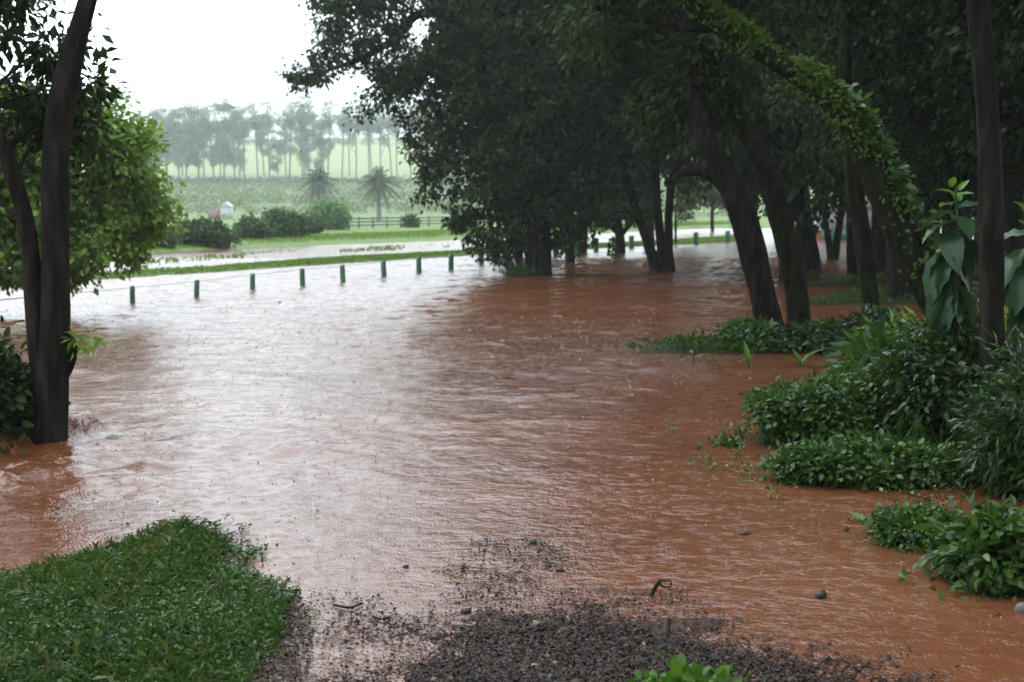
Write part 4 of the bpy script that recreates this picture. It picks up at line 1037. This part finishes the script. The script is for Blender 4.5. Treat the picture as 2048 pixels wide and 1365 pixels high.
def big_plant(label, px, y_top, Y, n, seed, size):
    rnd = random.Random(seed)
    top = at(px, y_top, Y); z0 = float(ground_z(top.x, Y)[0])
    t = thing('big_leaved_plant', (top.x, Y, z0), label, 'plant')
    H = top.z - z0
    part_tube('stem', t, M['leaf_shrub'], tube([np.array([top.x + .02, Y, z0 - .1]), np.array([top.x + .03, Y, z0 + H * .5]), np.array([top.x, Y, top.z])], [.018, .015, .009], 7, .1, .05, seed))
    mes = [big_leaf_mesh(size * k, size * k * w, c, M['leaf_big']) for k, w, c in ((1, .27, .35), (.85, .28, .5), (1.1, .25, .42))]
    young = big_leaf_mesh(size * .62, size * .13, .3, M['leaf_young'])
    for k in range(n):
        f = k / (n - 1.0)
        zz = H * (1 - .42 * f) - .01
        a = k * 2.399 + seed
        o = obj('leaf', young if f < .2 else mes[k % 3], t, (math.cos(a) * .03, math.sin(a) * .03, zz))
        pitch = R(55 - 125 * min(1, f * 1.5) + rnd.uniform(-14, 14))
        o.rotation_mode = 'XYZ'
        o.rotation_euler = (pitch, rnd.uniform(-.3, .3), a)
        sc = (.75 + .5 * min(1, f * 2)) * rnd.uniform(.85, 1.1)
        o.scale = (sc, sc, sc)
big_plant('tall plant with big glossy drooping leaves left of the upright trunk', 1912, 372, 10.2, 30, 3, .31)
big_plant('big glossy-leaved plant at the right edge past the upright trunk', 2062, 420, 9.8, 22, 8, .31)

# leafy shoots standing in the flood
def shoot(label, px, py, leaves, L):
    p = on(px, py)
    t = thing('flooded_shoot', (p.x, p.y, p.z), label, 'plant')
    part_tube('stem', t, M['leaf_shrub'], tube([np.array([p.x, p.y, p.z - .25]), np.array([p.x, p.y, p.z]), np.array([p.x, p.y, p.z + .08])], [.012, .01, .008], 6, .05, 0, 1))
    me = big_leaf_mesh(L, L * .12, .55, M['leaf_bright'])
    for (az, el, sc) in leaves:
        o = obj('leaf', me, t, (0, 0, .03)); o.rotation_euler = (R(el), 0, R(az)); o.scale = (sc,) * 3
shoot('upright single leaf blade standing in the flood below the islet', 1497, 735, [(10, 82, 1), (150, 70, .6)], .28)
shoot('bent leafy shoot in the flood right of the upright blade', 1600, 735, [(-80, 55, 1.25), (80, 45, .8), (-110, 25, 1.0), (20, 70, .7)], .30)
shoot('low leaf blade lying on the flood under the islet tip', 1388, 722, [(-75, 30, 1.0), (100, 20, .6)], .30)

# ------------------------------------------------------------------ ground cover
def scatter(P, n, y_pow=1.0):
    lo, hi = P.min(0), P.max(0)
    out = np.zeros((0, 2))
    while len(out) < n:
        q = rng.uniform(lo, hi, (n * 3, 2))
        out = np.vstack([out, q[sdist(q[:, 0], q[:, 1], P) > 0]])
    return out[:n]
def cover(key, n, leaf, mat, label, name='ground_cover', shape='diamond', wr=.28, hgt=.10, ymin=0, tall=.0, grow=.0, cat='weeds'):
    P = LAND[key]
    q = scatter(P, n)
    if grow:
        q = q + rng.normal(size=q.shape) * grow
    keep = rng.uniform(0, 1, len(q)) < np.clip((fbm(q[:, 0] * 2.2, q[:, 1] * 2.2, 3, 90) - .28) * 4, .3, 1)
    q = q[keep & (q[:, 1] > ymin)]
    m = len(q)
    z = np.maximum(ground_z(q[:, 0], q[:, 1]), level(q[:, 0], q[:, 1]) - .02)
    lump = fbm(q[:, 0] * 2.3, q[:, 1] * 2.3, 3, 91)
    z = z + rng.uniform(0, 1, m) ** 1.4 * hgt * (.3 + 1.4 * lump)
    C = np.stack([q[:, 0], q[:, 1], z], 1)
    A = rng.normal(size=(m, 3)) * np.array([1, 1, .4]) + np.array([0, 0, tall])
    N = rng.normal(size=(m, 3)) * .5 + np.array([0, 0, 1 - .6 * min(1, tall)])
    L = leaf * np.clip(rng.lognormal(0, .3, m), .4, 1.8)
    return leaf_geo(C, A, N, L, L * wr, shape=shape)
g1 = cover('lawn', 90000, .023, None, '', hgt=.032, ymin=4.2)
g2 = cover('lawn', 36000, .050, None, '', shape='blade', wr=.028, tall=.6, hgt=.03, ymin=4.2)
def sprigs(px_poly, n):
    q = scatter(poly_ground(px_poly), n)
    q = q[fbm(q[:, 0] * 5, q[:, 1] * 5, 3, 95) > .5]; m = len(q)
    z = np.maximum(level(q[:, 0], q[:, 1]), ground_z(q[:, 0], q[:, 1])) + rng.uniform(-.005, .035, m)
    return leaf_geo(np.stack([q[:, 0], q[:, 1], z], 1), rng.normal(size=(m, 3)) * np.array([1, 1, .5]), rng.normal(size=(m, 3)) * .5 + np.array([0, 0, 1]), .034 * rng.lognormal(0, .3, m), .009)
g4 = sprigs([(380, 1040), (470, 1035), (525, 1075), (535, 1105), (470, 1160), (420, 1130)], 900)
g5 = sprigs([(430, 1130), (530, 1150), (600, 1190), (590, 1240), (540, 1200), (440, 1170)], 700)
g3 = cover('lawn', 16000, .024, None, '', hgt=.03, grow=.17, ymin=4.2)
tag(obj('lawn_weeds', leaf_mesh('lawn_weeds', M['leaf_weed'], g1, g3, g4, g5)), 'dense wet green weeds on the lawn corner at the lower left', 'weeds', kind='stuff')
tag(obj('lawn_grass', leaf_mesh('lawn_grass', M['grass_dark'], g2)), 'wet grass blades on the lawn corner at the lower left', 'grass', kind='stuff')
g6 = cover('lawn', 2600, .065, None, '', shape='blade', wr=.018, tall=.5, hgt=.05, ymin=4.2, grow=.06)
M['dry_blade'] = leaf_mat('dry_grass_blade', (.05, .05, .015), (.10, .13, .03), (.20, .19, .07), .5, .3, tone=.6)
tag(obj('lawn_dry_grass', leaf_mesh('lawn_dry_grass', M['dry_blade'], g6)), 'stray yellowish blades among the weeds of the lawn corner', 'grass', kind='stuff')
gs = [cover(k, n_, l_, None, '', shape='blade', wr=.045, tall=1.1, hgt=.06, grow=.05) for k, n_, l_ in (('bank', 9000, .14), ('spit', 6000, .09), ('islet', 4500, .11), ('hummock', 7000, .13), ('ridge', 5000, .14), ('tuft', 900, .22))]
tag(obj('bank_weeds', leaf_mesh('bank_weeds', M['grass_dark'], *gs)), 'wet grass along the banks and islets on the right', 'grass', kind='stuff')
def strip(P, n, L):
    q = scatter(P, n)
    z = ground_z(q[:, 0], q[:, 1]); m = len(q)
    return leaf_geo(np.stack([q[:, 0], q[:, 1], z - .01], 1), rng.normal(size=(m, 3)) * .35 + np.array([0, 0, 1]), rng.normal(size=(m, 3)), L * rng.uniform(.5, 1.5, m), .025, shape='blade')
vis = LAND['verge']
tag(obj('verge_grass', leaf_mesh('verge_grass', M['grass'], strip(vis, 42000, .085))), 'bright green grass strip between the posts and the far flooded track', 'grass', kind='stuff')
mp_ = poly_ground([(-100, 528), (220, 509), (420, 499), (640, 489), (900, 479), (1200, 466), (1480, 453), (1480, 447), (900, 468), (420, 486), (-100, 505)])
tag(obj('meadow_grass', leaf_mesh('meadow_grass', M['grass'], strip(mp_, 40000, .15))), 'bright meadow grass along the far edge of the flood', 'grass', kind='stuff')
# grass showing through the far flooded track
q = scatter(poly_ground([(250, 520), (640, 500), (900, 488), (1100, 480), (1100, 486), (640, 508), (260, 534)]), 2600)
q = q[fbm(q[:, 0] / 2.5, q[:, 1] / 5, 3, 99) > .58]
tag(obj('drowned_grass', leaf_mesh('drowned_grass', M['grass'], leaf_geo(np.stack([q[:, 0], q[:, 1], level(q[:, 0], q[:, 1]) - .02], 1), rng.normal(size=(len(q), 3)) * .4 + np.array([0, 0, 1]), rng.normal(size=(len(q), 3)), .18, .03, shape='blade'))), 'sparse grass tips poking through the far flooded track', 'grass', kind='stuff')
# pebbles and leaf litter of the shoal
PB = np.array([[1, 0, 0], [-1, 0, 0], [0, 1, 0], [0, -1, 0], [0, 0, 1], [0, 0, -1], [.62, .62, .45], [-.62, .6, .45], [.6, -.62, .45], [-.62, -.62, .45]])
PF = np.array([[6, 0, 2], [6, 4, 0], [6, 2, 4], [7, 2, 1], [7, 4, 2], [7, 1, 4], [8, 3, 0], [8, 0, 4], [8, 4, 3], [9, 1, 3], [9, 4, 1], [9, 3, 4]])
def pebbles(q, size, sink):
    m = len(q)
    z = np.maximum(ground_z(q[:, 0], q[:, 1]), level(q[:, 0], q[:, 1]) - .012)
    sz = size * np.clip(rng.lognormal(0, .45, m), .35, 1.9)
    a = rng.uniform(0, 6.28, m)
    sx, sy, s3 = sz * rng.uniform(.8, 1.5, m), sz * rng.uniform(.6, 1.1, m), sz * rng.uniform(.4, .8, m)
    v = PB[None] * np.stack([sx, sy, s3], 1)[:, None, :] * rng.uniform(.8, 1.2, (m, 10, 1))
    ca_, sa_ = np.cos(a)[:, None], np.sin(a)[:, None]
    V = np.stack([v[:, :, 0] * ca_ - v[:, :, 1] * sa_ + q[:, 0:1], v[:, :, 0] * sa_ + v[:, :, 1] * ca_ + q[:, 1:2], v[:, :, 2] + (z + sz * sink)[:, None]], -1)
    Fq = (np.arange(m) * 10)[:, None, None] + PF[None]
    return V.reshape(-1, 3), Fq.reshape(-1, 3)
wide = poly_ground([(700, 1400), (760, 1300), (820, 1240), (900, 1180), (1000, 1150), (1150, 1190), (1320, 1260), (1500, 1320), (1800, 1400)])
qa = scatter(LAND['shoal'], 13000); qa = qa[qa[:, 1] > 4.9]
qb = scatter(wide, 7000); qb = qb[(fbm(qb[:, 0] * 3, qb[:, 1] * 3, 3, 101) > .47) & (qb[:, 1] > 4.9)]
qc = scatter(LAND['awash'], 1100); qc = qc[fbm(qc[:, 0] * 4, qc[:, 1] * 4, 3, 103) > .45]
edge = poly_ground([(520, 1190), (600, 1210), (630, 1290), (600, 1400), (470, 1400), (540, 1290), (565, 1230)])
qd = scatter(edge, 700)
qe = np.stack([rng.uniform(-3.2, 3.2, 90000), rng.uniform(4.95, 9.5, 90000)], 1)
de, ke = land_depth(qe[:, 0], qe[:, 1])
qe = qe[(de > -.010) & (de < .035) & (ke['lawn'] < .06) & (ke['bank'] < -.3) & (ke['spit'] < -.3)]
tag(obj('gravel', leaf_mesh('gravel', M['pebble'], pebbles(qe, .0065, .15), pebbles(qa, .0058, .3), pebbles(qa[::14] + .013, .013, .15), pebbles(qb, .0065, .0), pebbles(qc, .007, .05), pebbles(qd, .006, .1))), 'dark wet gravel bar rising out of the flood at the bottom', 'gravel', kind='stuff')
ql = np.vstack([qe[::2] + .01, scatter(LAND['shoal'], 9000), scatter(edge, 1100), scatter(wide, 1600), scatter(LAND['awash'], 400), scatter(poly_ground([(560, 1180), (760, 1190), (860, 1280), (760, 1400), (560, 1400)]), 700), scatter(LAND['lawn'], 1500)]); ql = ql[ql[:, 1] > 4.9]
m = len(ql)
zl = np.maximum(ground_z(ql[:, 0], ql[:, 1]), level(ql[:, 0], ql[:, 1])) + .012
tag(obj('leaf_litter', leaf_mesh('leaf_litter', M['litter'], leaf_geo(np.stack([ql[:, 0], ql[:, 1], zl], 1), rng.normal(size=(m, 3)) * np.array([1, 1, .25]), rng.normal(size=(m, 3)) * .4 + np.array([0, 0, 1]), rng.uniform(.010, .030, m), rng.uniform(.003, .008, m)))), 'dark wet leaf litter strewn over the gravel bar', 'leaf litter', kind='stuff')

# ------------------------------------------------------------------ drift and stones
def stone(label, px, py, wpx, hpx, mat='stone', name='stone', seed=0):
    p = on(px, py); s = mpp(p.y) * 1.06
    n_t, n_p = 10, 7
    V = []
    for i in range(n_p):
        ph = math.pi * i / (n_p - 1)
        for j in range(n_t):
            th = 2 * math.pi * j / n_t
            k = .8 + .4 * float(noise(np.array(math.cos(th) * 1.3 + seed * 3.1 + math.cos(ph)), np.array(math.sin(th) * 1.3 + math.cos(ph) * 1.7), seed))
            V.append([wpx * s / 2 * k * math.sin(ph) * math.cos(th), wpx * s / 2 * .8 * k * math.sin(ph) * math.sin(th), hpx * s * .62 * k * math.cos(ph)])
    Fq = [[i * n_t + j, i * n_t + (j + 1) % n_t, (i + 1) * n_t + (j + 1) % n_t, (i + 1) * n_t + j] for i in range(n_p - 1) for j in range(n_t)]
    o = obj(name, mesh_np(name, V, Fq, M[mat], True), None, (p.x, p.y, p.z + hpx * s * .25))
    o.rotation_euler.z = seed
    return tag(o, label, 'stone')
stone('dark oval stone alone in the flood at the lower right', 1642, 1196, 30, 16, seed=1)
stone('small dark stone at the upper tip of the awash gravel', 1066, 1088, 18, 9, seed=2)
stone('small dark stone at the right end of the awash gravel', 1121, 1144, 15, 8, seed=3)
stone('dark stone above the left flank of the gravel bar', 932, 1226, 24, 10, seed=4)
stone('small black stone in mid flood above the gravel bar', 993, 1192, 10, 7, seed=5)
stone('small dark stone left in the pale water near the lawn', 812, 1135, 12, 6, seed=6)
stone('flat grey stone awash right of the gravel bar', 1490, 1070, 26, 7, seed=7)
stone('mossy pale stone at the lower right edge', 2042, 1226, 30, 24, seed=9, mat='bark_pale')
# black branch sticking out of the water
p = on(1303, 1194)
g = thing('drift_branch', p, 'black forked branch sticking up out of the flood at the lower middle', 'branch')
def lp(pts): return [np.array(list(at(a, b_, p.y))) for a, b_ in pts]
s = mpp(p.y)
part_tube('stick', g, M['dead_wood'], tube(lp([(1296, 1204), (1303, 1190), (1312, 1172), (1321, 1160)]), [4 * s, 4.5 * s, 4 * s, 3 * s], 8, .012, .2, 1))
part_tube('fork', g, M['dead_wood'], tube(lp([(1318, 1166), (1326, 1176), (1341, 1174)]), [2.5 * s, 2 * s, 2 * s], 7, .012, .2, 2))
part_tube('fork', g, M['dead_wood'], tube(lp([(1321, 1161), (1332, 1163), (1342, 1158), (1342, 1174)]), [2.5 * s, 2 * s, 2 * s, 1.6 * s], 7, .012, .2, 3))
p = on(1332, 1268); s = mpp(p.y)
g = thing('wood_chunk', p, 'short dark chunk of wood beside the gravel bar, below the forked branch', 'driftwood')
a, b_ = np.array(list(at(1330, 1270, p.y - .05))), np.array(list(at(1335, 1240, p.y + .05)))
part_tube('log', g, M['dead_wood'], tube([a, (a + b_) / 2, b_], [7 * s, 8 * s, 7 * s], 10, .02, .2, 4))
for k, c_ in enumerate((a, b_)):
    th = np.linspace(0, 2 * math.pi, 10, endpoint=False)
    d = unit(b_ - a); u_ = unit(np.cross(d, [1., 0, 0])); w_ = np.cross(d, u_)
    ring = c_ + (np.cos(th)[:, None] * u_ + np.sin(th)[:, None] * w_) * 7.2 * s
    V = np.vstack([[c_ + (d if k else -d) * .004], ring])
    Fq = np.array([[0, 1 + i, 1 + (i + 1) % 10] for i in range(10)])
    obj('cut_end', mesh_np('cut_end', local(V, g), Fq, M['old_wood']), g)
def twig(label, pts, r, name='twig'):
    q = on(*pts[0]); g = thing(name, q, label, 'twig')
    P = [np.array(list(on(a, b_))) + np.array([0, 0, .012]) for a, b_ in pts]
    part_tube('stick', g, M['dead_wood'], tube(P, [r] * len(P), 6, .02, .25, 5))
twig('thin twig floating near the lawn edge', [(668, 1215), (700, 1222), (724, 1212)], .006)
twig('thin dark twig in the pale shallows left of the gravel bar', [(745, 1238), (765, 1246), (778, 1240)], .006)
twig('slim crooked twig by the broad-leaved weed at the lower right', [(1878, 1110), (1890, 1135), (1903, 1155)], .007)
twig('dead stick lying in the weedy mat below the dark bush', [(1760, 890), (1830, 905), (1900, 915)], .012)
# fallen leaves
def fallen(label, px, py, L, mat, rz):
    q = on(px, py)
    o = obj('fallen_leaf', big_leaf_mesh(L, L * .3, -.25, M[mat]), None, (q.x, q.y, float(wsurf(q.x, q.y)[0]) + .012))
    o.rotation_euler = (R(8), R(-12), rz); tag(o, label, 'leaf')
fallen('curled pale green leaf adrift above the lower right spit', 1735, 1046, .11, 'leaf_mint', 1.2)
fallen('yellow leaf caught at the edge of the weedy mat', 1845, 970, .08, 'yellow_leaf', .4)

# rain pitting the flood: little crowns of water thrown up by the drops
def splash(n, xlo, xhi, ylo, yhi, r):
    y = ylo + (yhi - ylo) * rng.uniform(0, 1, n) ** 1.6
    x = rng.uniform(xlo, xhi, n) * (y + 3)
    d_ = land_depth(x, y)[0] < -.03
    x, y = x[d_], y[d_]; n = len(x)
    rr_ = r * rng.lognormal(0, .3, n) * np.clip(y / 12, .8, 1.6)
    hh_ = rr_ * rng.uniform(.3, 1.1, n)
    th = np.linspace(0, 2 * math.pi, 7, endpoint=False)
    ring = lambda k, zz: np.stack([x[:, None] + k * rr_[:, None] * np.cos(th), y[:, None] + k * rr_[:, None] * np.sin(th), np.broadcast_to(zz[:, None], (n, 7))], -1)
    z = wsurf(x, y)
    V = np.concatenate([ring(1.5, z - .006), ring(.6, z + hh_ * .45), np.stack([x + rng.normal(size=n) * rr_ * .3, y, z + hh_], -1)[:, None]], 1)
    f_ = [[j, (j + 1) % 7, 7 + (j + 1) % 7] for j in range(7)] + [[j, 7 + (j + 1) % 7, 7 + j] for j in range(7)] + [[7 + j, 7 + (j + 1) % 7, 14] for j in range(7)]
    return V.reshape(-1, 3), ((np.arange(n) * 15)[:, None, None] + np.array(f_)[None]).reshape(-1, 3)
V, Fq = join([splash(9000, -.42, .42, 5.2, 34, .0062), splash(500, -.42, -.2, 8, 12, .009)])
tag(obj('rain_splashes', mesh_np('rain_splashes', V, Fq, M['water'], True)), 'tiny splashes of rain drops pitting the flood water', 'splashes', kind='stuff')

# ------------------------------------------------------------------ rain haze
V, Fq = box((0, 830, 34), 2700, 1764, 92)
hm = bpy.data.materials.new('rain_haze'); hm.use_nodes = True
hn, hl = hm.node_tree.nodes, hm.node_tree.links
hn.clear()
ho = hn.new('ShaderNodeOutputMaterial'); pv = hn.new('ShaderNodeVolumePrincipled')
pv.inputs['Color'].default_value = (.84, .88, .91, 1); pv.inputs['Density'].default_value = HAZE; pv.inputs['Anisotropy'].default_value = .2
hl.new(pv.outputs[0], ho.inputs['Volume'])
hz = tag(obj('haze', mesh_np('haze', V, Fq, hm)), kind='stuff')
hz['label'] = 'thin rain haze over the whole valley'; hz['category'] = 'haze'

# climbers and branchwork belong to the trunk that carries them
for o in list(COL.objects):
    if o.parent is None and o.type == 'EMPTY':
        tk = [q for q in o.children if q.name.split('.')[0] == 'trunk']
        if tk:
            for q in list(o.children):
                if q.name.split('.')[0] in ('limbs', 'twigs', 'climbing_vine', 'creeper', 'hanging_runners'):
                    q.parent = tk[0]
